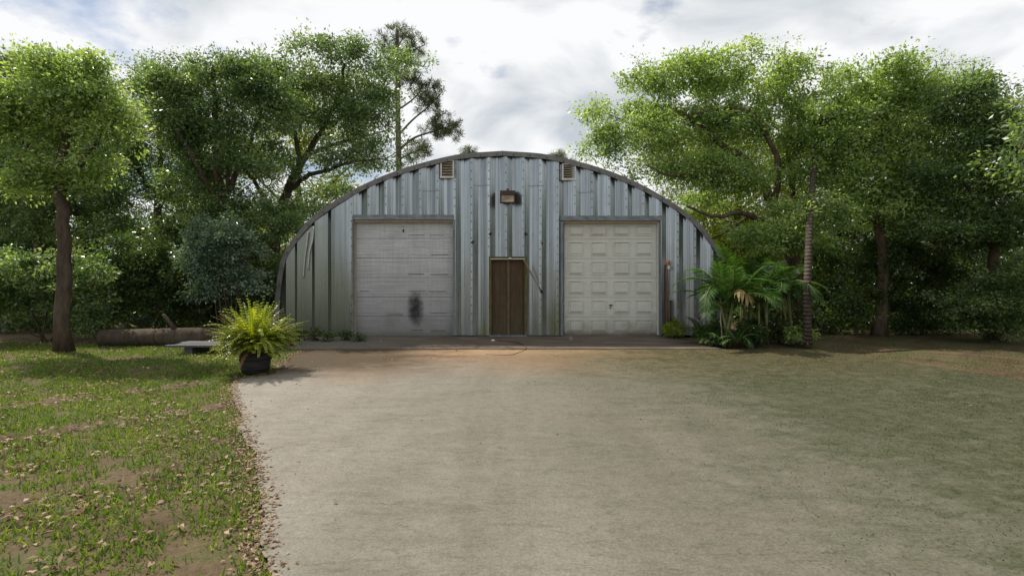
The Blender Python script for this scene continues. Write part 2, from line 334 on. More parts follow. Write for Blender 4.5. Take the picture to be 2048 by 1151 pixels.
# ------------------------------------------------------------------ mesh helpers
class MB:
    def __init__(s): s.v = []; s.f = []; s.mi = []; s.sm = []
    def face(s, pts, mi=0, smooth=False):
        b = len(s.v); s.v += [tuple(p) for p in pts]; s.f.append(tuple(range(b, b + len(pts)))); s.mi.append(mi); s.sm.append(smooth)
    def box(s, a, b, mi=0, rot=None):
        x0, y0, z0 = a; x1, y1, z1 = b
        p = [(x0, y0, z0), (x1, y0, z0), (x1, y1, z0), (x0, y1, z0), (x0, y0, z1), (x1, y0, z1), (x1, y1, z1), (x0, y1, z1)]
        if rot:       # rotation about the Y axis through the centre
            cx, cz = (x0 + x1) / 2, (z0 + z1) / 2; c_, s_ = math.cos(rot), math.sin(rot)
            p = [(cx + (q[0] - cx) * c_ - (q[2] - cz) * s_, q[1], cz + (q[0] - cx) * s_ + (q[2] - cz) * c_) for q in p]
        o = len(s.v); s.v += p
        for f in ((0, 3, 2, 1), (4, 5, 6, 7), (0, 1, 5, 4), (1, 2, 6, 5), (2, 3, 7, 6), (3, 0, 4, 7)):
            s.f.append(tuple(o + i for i in f)); s.mi.append(mi); s.sm.append(False)
    def tube(s, pts, radii, n=7, mi=0, cap=True):
        pts = [Vector(p) for p in pts]
        if isinstance(radii, (int, float)): radii = [radii] * len(pts)
        o = len(s.v); up = None
        for i, p in enumerate(pts):
            t = (pts[min(i + 1, len(pts) - 1)] - pts[max(i - 1, 0)])
            if t.length < 1e-9: t = Vector((0, 0, 1))
            t.normalize()
            if up is None: up = t.orthogonal().normalized()
            else:
                up = up - t * up.dot(t)
                up = up.normalized() if up.length > 1e-6 else t.orthogonal().normalized()
            q = t.cross(up)
            for j in range(n):
                a = 2 * math.pi * j / n
                s.v.append(tuple(p + (up * math.cos(a) + q * math.sin(a)) * radii[i]))
        for i in range(len(pts) - 1):
            for j in range(n):
                a = o + i * n + j; b = o + i * n + (j + 1) % n
                s.f.append((a, b, b + n, a + n)); s.mi.append(mi); s.sm.append(True)
        if cap:
            s.f.append(tuple(o + j for j in reversed(range(n)))); s.mi.append(mi); s.sm.append(False)
            e = o + (len(pts) - 1) * n
            s.f.append(tuple(e + j for j in range(n))); s.mi.append(mi); s.sm.append(False)
    def lathe(s, c, prof, n=28, mi=0):
        o = len(s.v)
        for r, z in prof:
            for j in range(n):
                a = 2 * math.pi * j / n; s.v.append((c[0] + r * math.cos(a), c[1] + r * math.sin(a), c[2] + z))
        for i in range(len(prof) - 1):
            for j in range(n):
                a = o + i * n + j; b = o + i * n + (j + 1) % n
                s.f.append((a, b, b + n, a + n)); s.mi.append(mi); s.sm.append(True)
    def build(s, name, mats, parent=None, loc=None):
        if not isinstance(mats, (list, tuple)): mats = [mats]
        org = Vector((0, 0, 0))
        if parent is not None: org = wloc(parent)
        elif loc is not None: org = Vector(loc)
        me = bpy.data.meshes.new(name)
        me.from_pydata([(v[0] - org.x, v[1] - org.y, v[2] - org.z) for v in s.v], [], s.f)
        for m in mats: me.materials.append(m)
        me.polygons.foreach_set('material_index', s.mi); me.polygons.foreach_set('use_smooth', s.sm); me.update()
        o = bpy.data.objects.new(name, me); C.objects.link(o)
        if parent is not None: o.parent = parent
        else: o.location = org
        return o

def wloc(o):
    v = Vector(o.location)
    while o.parent: o = o.parent; v += Vector(o.location)
    return v
def tag(o, label=None, cat=None, group=None, kind=None):
    if label: o['label'] = label
    if cat: o['category'] = cat
    if group: o['group'] = group
    if kind: o['kind'] = kind
    return o
def thing(name, loc, label, cat, group=None):
    o = bpy.data.objects.new(name, None); C.objects.link(o); o.location = loc; o.empty_display_size = 0.2
    return tag(o, label, cat, group)

def diamonds(B, D, W, ln, wd, N, fold=0.15, belly=0.45):
    """n leaf quads: B base, D unit direction, W unit width axis, N normal; all (n,3)."""
    ln = ln[:, None]; wd = wd[:, None]
    mid = B + D * ln * belly + N * wd * fold
    V = np.empty((len(B), 4, 3), np.float32)
    V[:, 0] = B; V[:, 1] = mid + W * wd * 0.5; V[:, 2] = B + D * ln - N * ln * 0.06; V[:, 3] = mid - W * wd * 0.5
    return V
def quads_object(name, V, var, mat, parent=None, loc=(0, 0, 0), mi=None):
    org = wloc(parent) if parent is not None else Vector(loc)
    n = len(V); V = (V - np.array(org, np.float32)).reshape(-1, 3).astype(np.float32)
    me = bpy.data.meshes.new(name)
    me.vertices.add(4 * n); me.vertices.foreach_set('co', V.ravel())
    me.loops.add(4 * n); me.loops.foreach_set('vertex_index', np.arange(4 * n, dtype=np.int32))
    me.polygons.add(n); me.polygons.foreach_set('loop_start', np.arange(0, 4 * n, 4, dtype=np.int32))
    try: me.polygons.foreach_set('loop_total', np.full(n, 4, np.int32))
    except Exception: pass
    for m in (mat if isinstance(mat, (list, tuple)) else [mat]): me.materials.append(m)
    if mi is not None: me.polygons.foreach_set('material_index', np.asarray(mi, np.int32))
    at = me.attributes.new('var', 'FLOAT', 'FACE'); at.data.foreach_set('value', np.asarray(var, np.float32))
    me.update(calc_edges=True)
    o = bpy.data.objects.new(name, me); C.objects.link(o)
    if parent is not None: o.parent = parent
    else: o.location = org
    return o
def unit(a): return a / np.maximum(np.linalg.norm(a, axis=1, keepdims=True), 1e-9)

def smooth_path(pts, n=8):
    pts = [Vector(p) for p in pts]
    if len(pts) < 3: return [pts[0].lerp(pts[-1], i / n) for i in range(n + 1)]
    q = [pts[0] * 2 - pts[1]] + pts + [pts[-1] * 2 - pts[-2]]
    o = []
    for i in range(1, len(q) - 2):
        for j in range(n):
            t = j / n; a, b, c, d = q[i - 1], q[i], q[i + 1], q[i + 2]
            o.append(0.5 * ((2 * b) + (c - a) * t + (2 * a - 5 * b + 4 * c - d) * t * t + (3 * b - a - 3 * c + d) * t ** 3))
    o.append(pts[-1]); return o

# ------------------------------------------------------------------ ground
def sheet(name, poly, z, mat, cell=None):
    m = MB(); m.face([(x, y, z) for x, y in poly]); o = m.build(name, mat); return tag(o, kind='structure')
sheet('ground', [(-400, -60), (400, -60), (400, 700), (-400, 700)], -0.048, M['soil'])
edge_px = [(600, 700), (560, 728), (538, 748), (500, 752), (470, 757), (462, 775), (468, 800), (486, 832), (478, 856), (492, 884), (513, 905), (512, 930), (520, 975), (528, 1020), (520, 1080), (545, 1151)]
DZ = -0.018
edge = [G(x, y, DZ) for x, y in edge_px]
dr = [(p.x, p.y) for p in edge]
dr2 = []
for a, b in zip(dr[:-1], dr[1:]):       # ragged edge
    nn = max(4, int(math.hypot(b[0] - a[0], b[1] - a[1]) / .03))
    for i in range(nn):
        t = i / nn; dr2.append((a[0] + (b[0] - a[0]) * t + rnd.uniform(-.015, .015) , a[1] + (b[1] - a[1]) * t + rnd.uniform(-.008, .008)))
drive = [(-3.3, -14.5), (9.5, -14.5), (9.0, -9), (7.4, -4.2), (6.6, -2.4), (-4.0, -2.4)] + dr2 + [dr[-1]]
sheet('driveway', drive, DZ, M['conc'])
def in_drive(x, y):
    ins = np.zeros(len(x), bool); n = len(drive); j = n - 1
    for i in range(n):
        xi, yi = drive[i]; xj, yj = drive[j]
        c = ((yi > y) != (yj > y)) & (x < (xj - xi) * (y - yi) / (yj - yi + 1e-12) + xi); ins ^= c; j = i
    return ins
# the dark slab in front of the doors, a low step above the drive
m = MB(); top = [(-5.3, -2.49), (4.6, -2.49), (4.45, -1.9), (4.35, -1.1), (4.15, 0.4), (-6.1, 0.4), (-6.0, -1.2)]
zt, zb = 0.0, -0.055
m.face([(x, y, zt) for x, y in top])
for i in range(len(top)):
    a, b = top[i], top[(i + 1) % len(top)]; m.face([(a[0], a[1], zb), (b[0], b[1], zb), (b[0], b[1], zt), (a[0], a[1], zt)])
tag(m.build('concrete_apron', M['apron']), kind='structure')

# ------------------------------------------------------------------ quonset building
S = 75.0
def X(px): return (px - 1024) / S
def Z(py): return EYE - (py - HOR) / S
half = smooth_path([(0, 0, 4.87), (1.17, 0, 4.775), (2.35, 0, 4.49), (3.2, 0, 4.19), (4.0, 0, 3.80), (4.99, 0, 3.15), (5.59, 0, 2.45), (5.82, 0, 2.03), (5.95, 0, 1.36), (6.0, 0, 0.6), (6.0, 0, 0.0)], 8)
ARX = -0.25
half = [(p.x, p.z) for p in half]
arch = [(-x, z) for x, z in reversed(half)] + half[1:]
arch = [(x + ARX, z) for x, z in arch]
def offset_arch(d):
    o = []
    for i, (x, z) in enumerate(arch):
        a = arch[max(i - 1, 0)]; b = arch[min(i + 1, len(arch) - 1)]
        tx, tz = b[0] - a[0], b[1] - a[1]; l = math.hypot(tx, tz); o.append((x - tz / l * d, z + tx / l * d))
    return o
ax_ = np.array([p[0] for p in arch]); az_ = np.array([p[1] for p in arch])
ui = np.argsort(ax_, kind='stable')
def ztop(x): return float(np.interp(x, ax_[ui], az_[ui]))

bld = thing('arched_metal_workshop', (ARX, 0, 0), 'grey corrugated steel arch workshop with two garage doors and a brown entry door', 'building')
# wall profile: depth y as a function of x
prof = []
for px, y in [(548, -.0), (567, 0), (575, -.09), (590, 0), (597, -.09), (624, 0), (632, -.09), (656, 0), (665, -.09), (700, -.10)]: prof.append((X(px), y))
strips = []
kx = X(707.0)
per = 34.15 / S
while kx < 6.2:
    strips.append((kx - 0.03)); d = 0.085
    prof += [(kx, -d), (kx + 0.138, 0.0), (kx + 0.215, 0.0), (kx + 0.392, -d)]
    kx += per
PX = np.array([p[0] for p in prof]); PY = np.array([p[1] for p in prof])
def ywall(x): return float(np.interp(x, PX, PY))
openings = [(X(707), X(909), Z(431)), (X(1121), X(1320), Z(433)), (X(978), X(1054), Z(513))]
bps = sorted(set([round(p, 4) for p in PX] + [round(v, 4) for o in openings for v in o[:2]] + [round(float(a), 4) for a in ax_ if abs(a - ARX) > 4.5]))
bps = [b for b in bps if ARX - 5.93 < b < ARX + 5.93]
m = MB(); ZB = 0.018
for a, b in zip(bps[:-1], bps[1:]):
    if b - a < 1e-4: continue
    mx = (a + b) / 2; lo = ZB
    for o in openings:
        if o[0] < mx < o[1]: lo = o[2]
    ya, yb = ywall(a + 1e-6), ywall(b - 1e-6)
    ta, tb = ztop(a) - .03, ztop(b) - .03
    if min(ta, tb) <= lo + .02: continue
    m.face([(a, ya, lo), (b, yb, lo), (b, yb, tb), (a, ya, ta)])
def covered(x, z):
    return any(o[0] - .03 < x < o[1] + .03 and z < o[2] + .18 for o in openings)
for sx in strips:                        # screw heads down every lap strip
    z = 0.3 + rnd.uniform(0, .1)
    while z < ztop(sx) - .12:
        if not covered(sx, z) and rnd.random() > .04:
            r = 0.017; c = (sx + rnd.uniform(-.006, .006), ywall(sx) - .001, z)
            ring = [(c[0] + r * math.cos(t * 1.0472), c[1] - .008, c[2] + r * math.sin(t * 1.0472)) for t in range(6)]
            m.face(list(reversed(ring)), 1)
            for t in range(6):
                p, q = ring[t], ring[(t + 1) % 6]; m.face([p, q, (q[0], c[1], q[2]), (p[0], c[1], p[2])], 1)
        z += 0.222
def seam(px0, px1, py):                  # horizontal end lap of two sheets
    xs = [X(px0)] + [b for b in bps if X(px0) < b < X(px1)] + [X(px1)]
    for a, b in zip(xs[:-1], xs[1:]):
        z = Z(py); m.face([(a, ywall(a) - .004, z - .011), (b, ywall(b) - .004, z - .011), (b, ywall(b) - .004, z + .004), (a, ywall(a) - .004, z + .004)], 2)
for q in [(846, 880, 382), (949, 981, 371), (1055, 1087, 372), (1155, 1188, 385)]: seam(*q)
m.build('front_wall', [M['galv'], M['screw'], M['seam']], bld)

# roof: corrugated arch sheet running back, with rib profile along its length
m = MB(); YB = 17.0; ys = []; y = -.06; ribs = [(0, .0), (.16, .0), (.24, -.06), (.40, -.06), (.48, .0)]
while y < YB:
    for dy, dr_ in ribs[:4]: ys.append((y + dy, dr_))
    y += .56
rows = {}
for d in (0.0, -0.06): rows[d] = offset_arch(d)
o0 = len(m.v); na = len(arch)
for yy, d in ys:
    m.v += [(x, yy, max(z, 0)) for x, z in rows[d]]
for i in range(len(ys) - 1):
    for j in range(na - 1):
        a = o0 + i * na + j; m.f.append((a, a + 1, a + 1 + na, a + na)); m.mi.append(0); m.sm.append(False)
m.build('roof', M['roof'], bld)
m = MB(); bk = [(x, YB - .3, z) for x, z in rows[-0.06]]; m.face(bk); m.build('back_wall', M['galv'], bld)
# edge trim: angle section bent round the arch
m = MB(); oa, ia = offset_arch(.025), offset_arch(-.10)
yf, yb2 = -.135, -.105
for i in range(na - 1):
    (x0, z0), (x1, z1), (u0, w0), (u1, w1) = oa[i], oa[i + 1], ia[i], ia[i + 1]
    m.face([(u0, yf, w0), (u1, yf, w1), (x1, yf, z1), (x0, yf, z0)])
    m.face([(x0, yf, z0), (x1, yf, z1), (x1, .12, z1), (x0, .12, z0)])
    m.face([(u1, yf, w1), (u0, yf, w0), (u0, yb2, w0), (u1, yb2, w1)])
    m.face([(u1, yb2, w1), (u0, yb2, w0), (x0, yb2, z0), (x1, yb2, z1)])
acc = 0; cl = offset_arch(-.06)
for i in range(1, na):                   # bolts and lap joints along the trim
    acc += math.hypot(cl[i][0] - cl[i - 1][0], cl[i][1] - cl[i - 1][1])
    if acc > .42:
        acc = 0; x, z = cl[i]; m.box((x - .014, yf - .012, z - .014), (x + .014, yf, z + .014), 1)
for i in (14, 26, 40, 55, 66, 80, 96, 108, 120, 134, 148):
    if i < na - 1:
        (x0, z0), (u0, w0) = oa[i], ia[i]; (x1, z1), (u1, w1) = oa[i + 1], ia[i + 1]; t = .06
        m.face([(u0, yf - .004, w0), (u0 + (u1 - u0) * t, yf - .004, w0 + (w1 - w0) * t), (x0 + (x1 - x0) * t, yf - .004, z0 + (z1 - z0) * t), (x0, yf - .004, z0)], 1)
m.build('edge_trim', [M['trim'], M['screw']], bld)

# lintels and jambs
for a, b, t in ((706, 909, 430), (1120, 1322, 432)):
    m = MB(); m.box((X(a), -.100, Z(t + 9.5)), (X(b), .06, Z(t + 3))); m.box((X(a) + .01, -.085, Z(t + 3)), (X(b) - .01, .0, Z(t)))
    m.build('lintel', M['lintel'], bld)
for a, b, t in ((705.5, 709, 441), (906.5, 911, 440), (1120.5, 1126.5, 443), (1317, 1320.5, 443)):
    m = MB(); m.box((X(a), -.09, ZB), (X(b), .16, Z(t))); m.build('jamb', M['jamb'], bld)

# garage doors
YD = .10
def sy(py): return EYE - (py - HOR) / (FPX / (YD + 14)); 
def sx(px): return (px - 1024) / (FPX / (YD + 14))
def garage_left():
    d = MB(); x0, x1 = sx(709.5), sx(906); ys = [441, 476.5, 515.5, 554.5, 593.5, 632, 671]
    root = None
    for i in range(6):
        zt, zb = sy(ys[i]) - .004, sy(ys[i + 1]) + .004
        bow = rnd.uniform(-.006, .006)
        d.box((x0, YD + bow, zb), (x1, YD + .05, zt))
        cw = (x1 - x0) / 4
        for c in range(4):                # shallow embossed panels, nearly worn flat
            a, b = x0 + c * cw + .07, x0 + (c + 1) * cw - .07
            for (p, q, r, s_) in ((a, zt - .10, b, zt - .085), (a, zb + .085, b, zb + .10)):
                d.box((p, YD + bow - .006, q), (r, YD + bow, s_))
    for i in range(1, 6): d.box((x0 + .005, YD + .012, sy(ys[i]) - .006), (x1 - .005, YD + .045, sy(ys[i]) + .006), 1)
    for (a, b, y) in ((818, 851, 581.5), (862, 892, 660), (822, 846, 659), (776, 806, 628), (700 + 20, 738, 581.5), (858, 893, 582), (860, 888, 469.5), (817, 848, 469.5), (862, 896, 508.5), (816, 848, 547), (860, 896, 548), (862, 893, 625)):
        d.box((sx(a), YD - .0115, sy(y + .9)), (sx(b), YD - .004, sy(y)), 2)
    o = d.build('garage_door', [M['door1'], M['gap'], M['scuff']], bld); o['label'] = 'faded streaky white garage door with a black soot stain'
    h = MB(); h.box((sx(806), YD - .035, sy(464)), (sx(808.2), YD - .0, sy(458.5)))
    h.build('handle', M['black'], o)
    h = MB(); h.box((sx(806.2), YD - .018, sy(453.5)), (sx(808), YD - .0, sy(452))); h.build('keyhole', M['black'], o)
def garage_right():
    d = MB(); x0, x1 = sx(1128.5), sx(1315); ys = [445, 478, 517, 556, 594.5, 633, 670.5]
    cols = [(1137, 1169), (1181.5, 1215), (1227, 1260), (1271.5, 1306)]
    for i in range(6):
        zt, zb = sy(ys[i]) - .003, sy(ys[i + 1]) + .003
        d.box((x0, YD, zb), (x1, YD + .05, zt))
        for a, b in cols:
            a, b = sx(a), sx(b); t_, b_ = zt - .075, zb + .085
            w = .018; y0 = YD - .014
            # raised moulding ring and raised field inside it
            for q in (((a, b_), (b, b_ + w)), ((a, t_ - w), (b, t_)), ((a, b_ + w), (a + w, t_ - w)), ((b - w, b_ + w), (b, t_ - w))):
                d.box((q[0][0], y0, q[0][1]), (q[1][0], YD, q[1][1]))
            g = .04; p0, p1, r0, r1 = a + g, b - g, b_ + g, t_ - g; e = .018
            d.face([(p0 + e, y0, r0 + e), (p1 - e, y0, r0 + e), (p1 - e, y0, r1 - e), (p0 + e, y0, r1 - e)])
            for q in (((p0, r0), (p1, r0), (p1 - e, r0 + e), (p0 + e, r0 + e)), ((p1, r0), (p1, r1), (p1 - e, r1 - e), (p1 - e, r0 + e)), ((p1, r1), (p0, r1), (p0 + e, r1 - e), (p1 - e, r1 - e)), ((p0, r1), (p0, r0), (p0 + e, r0 + e), (p0 + e, r1 - e))):
                d.face([(q[0][0], YD - .001, q[0][1]), (q[1][0], YD - .001, q[1][1]), (q[2][0], y0, q[2][1]), (q[3][0], y0, q[3][1])])
            for zz_ in ((t_ - w, 0), (b_, 1)):    # dark lines laid in the grooves
                if rnd.random() < .8: d.box((a + .01, YD - .0045, (t_ - w - .012) if zz_[1] == 0 else (b_ + w)), (b - rnd.uniform(.01, .12), YD - .001, (t_ - w) if zz_[1] == 0 else (b_ + w + .014)), 2)
    for i in range(1, 6): d.box((x0 + .005, YD + .012, sy(ys[i]) - .005), (x1 - .005, YD + .045, sy(ys[i]) + .005), 1)
    o = d.build('garage_door', [M['door2'], M['gap'], M['groove']], bld); o['label'] = 'cream white garage door with rows of raised panels'
    h = MB(); c = Vector((sx(1221.5), YD, sy(610)))
    h.box((c.x - .05, c.y - .03, c.z - .008), (c.x + .05, c.y - .014, c.z + .012)); h.box((c.x - .018, c.y - .02, c.z - .02), (c.x + .018, c.y, c.z + .02))
    h.build('handle', M['fixture'], o)
    h = MB(); h.box((c.x - .02, c.y - .014, c.z - .085), (c.x + .005, c.y, c.z - .05)); h.build('keyhole', M['fixture'], o)
M['groove'] = simple('groove_line', (0.20, 0.195, 0.15), 0.9, 0, 0.4, 14)
garage_left(); garage_right()
for a, b, t, h_ in ((709.2, 906.3, 439.5, 4), (1127, 1316.8, 441.5, 4)):
    m = MB(); m.box((X(a), -.03, Z(t + h_ + .5)), (X(b), .085, Z(t))); m.build('door_stop', M['stop'], bld)
m = MB(); m.box((X(709.2), -.02, .02), (X(710.8), .085, Z(444))); m.build('door_stop', M['stop'], bld)
m = MB(); m.box((X(1315), -.02, .02), (X(1316.8), .085, Z(446))); m.build('door_stop', M['white'], bld)

# entry door
m = MB()
ft, fb = Z(513), 0.0
m.box((X(978), -.095, Z(518)), (X(1054), .08, ft)); fr = None
d = MB(); yd = .03
d.box((X(983), yd, .03), (X(1049), yd + .05, Z(518)))
d.box((X(1014.5), yd - .022, .03), (X(1019), yd, Z(518)), 1)
for a, b in ((985, 1013), (1021, 1047)):
    for t, q in ((523, 545), (549, 584), (588, 610), (614, 664)):
        for bx_ in (((a, t), (b, t + 1.1)), ((a, q - 1.1), (b, q)), ((a, t), (a + 1.2, q)), ((b - 1.2, t), (b, q))):
            d.box((X(bx_[0][0]), yd - .007, Z(bx_[1][1])), (X(bx_[1][0]), yd, Z(bx_[0][1])))
M['stile'] = simple('worn_stile', (0.105, 0.07, 0.038), 0.7, 0, 0.35, 6, (4, 4, 0.8))
door = d.build('entry_door', [M['brown'], M['stile']], bld); door['label'] = 'brown double panelled entry door stained with green mildew'
m.build('door_head', M['frame'], door)
for a, b in ((978, 983), (1049, 1054)):
    m = MB(); m.box((X(a), -.088, .0), (X(b), .08, Z(518))); q0 = a + 3.2 if a < 1000 else a + .3; m.box((X(q0), -.093, .0), (X(q0 + 1.4), -.088, Z(518)), 1); m.build('door_post', [M['frame'], M['framew']], door)
m = MB(); m.box((X(981), -.105, Z(518.6)), (X(1050), -.094, Z(517.2))); m.build('drip_strip', M['white'], door)
m = MB(); m.lathe((0, 0, 0), [(0.001, .02), (.03, .018), (.042, 0), (.03, -.018), (.001, -.02)], 14)
m.v = [(X(1020) + x * 1.0, -.112 + y * .3, Z(517) + z) for x, y, z in m.v]; m.build('door_bell', M['white'], door)
m = MB(); m.box((X(979), -.16, .0), (X(1053), .08, .025)); m.build('threshold', M['lintel'], door)

# louvred vents in the gable
for a, b, t, q in ((882, 909, 322, 357), (1123.5, 1150.5, 329, 361)):
    f = MB(); x0, x1, z0, z1 = X(a), X(b), Z(q), Z(t); w = .034; y0 = -.12
    f.box((x0, y0, z0), (x0 + w, .0, z1)); f.box((x1 - w, y0, z0), (x1, .0, z1)); f.box((x0 - .01, y0 - .01, z0 - .005), (x1 + .01, .0, z0 + w)); f.box((x0 + w, y0, z1 - .02), (x1 - w, .0, z1))
    v = f.build('louvre_vent', M['ventframe'], bld)
    s_ = MB(); n = 6; hh = (z1 - z0 - w - .02) / n
    for i in range(n):
        zl = z0 + w + i * hh
        s_.face([(x0 + w, y0 + .012, zl + .004), (x1 - w, y0 + .012, zl + .004), (x1 - w, -.03, zl + hh + .004), (x0 + w, -.03, zl + hh + .004)])
        s_.face([(x0 + w, y0 + .012, zl + .004), (x0 + w, y0 + .02, zl - .004), (x1 - w, y0 + .02, zl - .004), (x1 - w, y0 + .012, zl + .004)])
    s_.build('slats', M['ventslat'], v)
    p = MB(); xx = x1 if a < 1000 else x0 - .06
    p.box((xx, -.095, z0), (xx + .06, .0, z1 - .02)); p.build('flashing', M['lintel'], v)

# two buckled sheet edges at the left end of the wall, highlight painted pale
for pts in ([(616, 463), (613, 490), (609, 520), (606.5, 556)], [(627, 452), (624.5, 480), (618.5, 505), (615.5, 540)]):
    m = MB(); pp = smooth_path([P(x, y, -.13) for x, y in pts], 6); n = len(pp)
    m.tube(pp, [.028 * (1 - .55 * i / n) for i in range(n)], 7)
    m.build('buckled_edge', M['pale'], bld)['label'] = 'buckled edge of a wall sheet with its highlight painted pale'

# ------------------------------------------------------------------ small things on and around the building
root = thing('flood_light', (X(1015.5), -.1, Z(396)), 'rust brown square flood light on the wall above the brown door', 'wall light')
x0, x1, z0, z1 = X(1000.5), X(1030.5), Z(408.5), Z(382)
m = MB(); yq = -.08
m.box((x0 + .03, yq - .10, z0 + .02), (x1 - .03, yq, z1 - .02))
m.box((x0, yq - .19, z0), (x0 + .035, yq - .06, z1 - .11)); m.box((x1 - .035, yq - .19, z0), (x1, yq - .06, z1 - .11)); m.box((x0 + .035, yq - .19, z0), (x1 - .035, yq - .06, z0 + .03))
m.build('housing', M['fixture'], root)
m = MB()
for a, b in (((x0, x1), None),):
    m.face([(x0, yq - .21, z1 - .125), (x1, yq - .21, z1 - .125), (x1, yq - .02, z1), (x0, yq - .02, z1)])
    m.face([(x0, yq - .21, z1 - .14), (x0, yq - .21, z1 - .125), (x0, yq - .02, z1), (x0, yq - .02, z1 - .14)])
    m.face([(x1, yq - .21, z1 - .125), (x1, yq - .21, z1 - .14), (x1, yq - .02, z1 - .14), (x1, yq - .02, z1)])
    m.face([(x0, yq - .21, z1 - .14), (x1, yq - .21, z1 - .14), (x1, yq - .21, z1 - .125), (x0, yq - .21, z1 - .125)])
    m.face([(x0, yq - .02, z1 - .14), (x1, yq - .02, z1 - .14), (x1, yq - .21, z1 - .14), (x0, yq - .21, z1 - .14)])
m.build('hood', M['fixture'], root)
m = MB(); m.box((x0 + .036, yq - .165, z0 + .031), (x1 - .036, yq - .101, z1 - .142)); m.build('lens', M['lens'], root)
m = MB(); m.box((X(1014), -.13, z1 - .01), (X(1017.5), -.06, z1 + .05)); m.build('bracket', M['fixture'], root)

for px, py, a, lab, mt in ((946, 484.5, .7, 'dark tilted wooden block screwed to the wall, lower left of the four around the door', 'block'), (981.5, 468, .55, 'dark tilted wooden block screwed to the wall, above the left edge of the brown door', 'block'),
                       (1051.5, 468, -.6, 'dark tilted wooden block screwed to the wall, above the right edge of the brown door', 'block'), (1085, 486, -.6, 'greyer tilted block screwed to the wall, lower right of the four around the door', 'blockg')):
    m = MB(); cx, cz = X(px), Z(py); m.box((cx - .045, -.135, cz - .032), (cx + .045, -.079, cz + .032), 0, a)
    m.box((cx - .03, -.150, cz - .006), (cx + .03, -.135, cz + .008), 1, a)
    tag(m.build('wall_block', [M[mt], M['screw']], loc=(cx, -.1, cz)), lab, 'block', 'small blocks screwed to the wall around the door')

root = thing('prop_stick', P(1048, 520, -.12), 'slanting bare wooden stick with a black tip beside the brown door', 'stick')
m = MB(); pp = smooth_path([P(1047.5, 520, -.12), P(1058, 538, -.14), P(1070, 560, -.15), P(1082.5, 582, -.12)], 6)
m.tube(pp, [.019 - .008 * i / len(pp) for i in range(len(pp))], 8); m.build('shaft', M['stick'], root)
m = MB(); m.tube([P(1078, 574, -.135), P(1084.5, 586, -.115)], [.014, .018], 8); m.box(tuple(P(1081, 585, -.13)), tuple(P(1086, 580, -.085))); m.build('tip', M['black'], root)

m = MB(); pts = [G(x, y, .01) for x, y in ((972, 705), (1000, 707), (1022, 706.5), (1035, 703), (1048, 698), (1052, 695), (1046, 688), (1035, 684.5), (1018, 682.5), (995, 681))]
pts = [Vector((p.x, p.y, .012 if p.y > -2.5 else -.018)) for p in pts]
m.tube(smooth_path(pts, 6), .011, 6); tag(m.build('cable', M['cord'], loc=pts[0]), 'thin red brown cable looped on the concrete before the brown door', 'cable')
def lump(name, c, r, mat, label, cat, seed, parent=None):
    q = random.Random(seed); m = MB(); n = 9
    pr = [(.02, 0)] + [(1.0, .12), (1.05, .4), (.8, .75), (.35, .95), (.02, 1.0)]
    m.lathe((0, 0, 0), pr, n)
    m.v = [(c[0] + x * r[0] * q.uniform(.8, 1.15), c[1] + y * r[1] * q.uniform(.8, 1.15), c[2] + z * r[2]) for x, y, z in m.v]
    return tag(m.build(name, mat, loc=c), label, cat)
lump('stone', G(986, 681.5, 0), (.05, .035, .04), M['white'], 'small white stone on the apron in front of the brown door', 'stone', 3)
m = MB(); b = G(1141, 680, 0); m.box((b.x - .045, b.y - .04, 0), (b.x + .045, b.y + .05, .085)); m.box((b.x - .03, b.y - .046, .02), (b.x + .03, b.y - .04, .07))
tag(m.build('concrete_chock', M['blockg'], loc=b), 'little grey concrete block at the foot of the right garage door', 'block')

root = thing('rusty_pipe', (X(1331), -.2, 0), 'upright rusty pipe with an orange cap beside the cream garage door', 'pipe')
m = MB(); m.tube([(X(1331), -.2, 0), (X(1330.5), -.2, .8), (X(1330), -.19, Z(528))], [.022, .021, .02], 10); m.build('pipe', M['rust'], root)
m = MB(); c = (X(1329.5), -.2, Z(531)); m.lathe(c, [(.02, 0), (.04, .02), (.056, .07), (.048, .12), (.025, .15), (.002, .16)], 14); m.build('cap', M['orange'], root)
m = MB(); m.box((c[0] + .0, -.30, c[2] - .09), (c[0] + .05, -.21, c[2] - .01)); m.build('valve', M['white'], root)
m = MB(); m.box((X(1326), -.16, 0), (X(1328.2), -.10, Z(530))); m.box((X(1337), -.20, 0), (X(1339), -.10, .95))
tag(m.build('timber_batten', M['bark'], loc=(X(1326), -.13, 0)), 'weathered brown battens standing against the wall behind the rusty pipe', 'timber')

# ------------------------------------------------------------------ vegetation builders
def leaf_cloud(centers, radii, per, size, rs, flat=.65, up=.55, aspect=.5):
    """scatter leaf quads in gaussian clusters"""
    n = len(centers); idx = np.repeat(np.arange(n), per); N = len(idx)
    off = rs.normal(0, 1, (N, 3)); l = np.linalg.norm(off, axis=1, keepdims=True); off *= np.minimum(1, 1.9 / l)
    off[:, 2] *= flat
    ax = unit(rs.normal(0, 1, (n, 3)) * np.array([1, 1, .35]) + np.array([0, 0, -.25])); el = rs.uniform(.3, 1.5, n)
    off = off * .8 + ax[idx] * (np.clip(rs.normal(0, 1, N), -1.5, 1.5) * el[idx])[:, None]
    size = size * rs.uniform(.75, 1.25, n)[idx]
    B = centers[idx] + off * radii[idx][:, None] * .5
    D = unit(off * .8 + rs.normal(0, .8, (N, 3)) + np.array([0, 0, -.25]))
    Nn = unit(rs.normal(0, .8, (N, 3)) + np.array([0, 0, up]))
    W = unit(np.cross(D, Nn)); Nn = unit(np.cross(W, D))
    ln = size * rs.uniform(.65, 1.35, N); wd = ln * aspect * rs.uniform(.75, 1.2, N)
    V = diamonds(B, D, W, ln, wd, Nn)
    cv = rs.uniform(0, 1, n)
    return V, np.clip(cv[idx] * .4 + rs.uniform(0, .7, N), 0, 1)

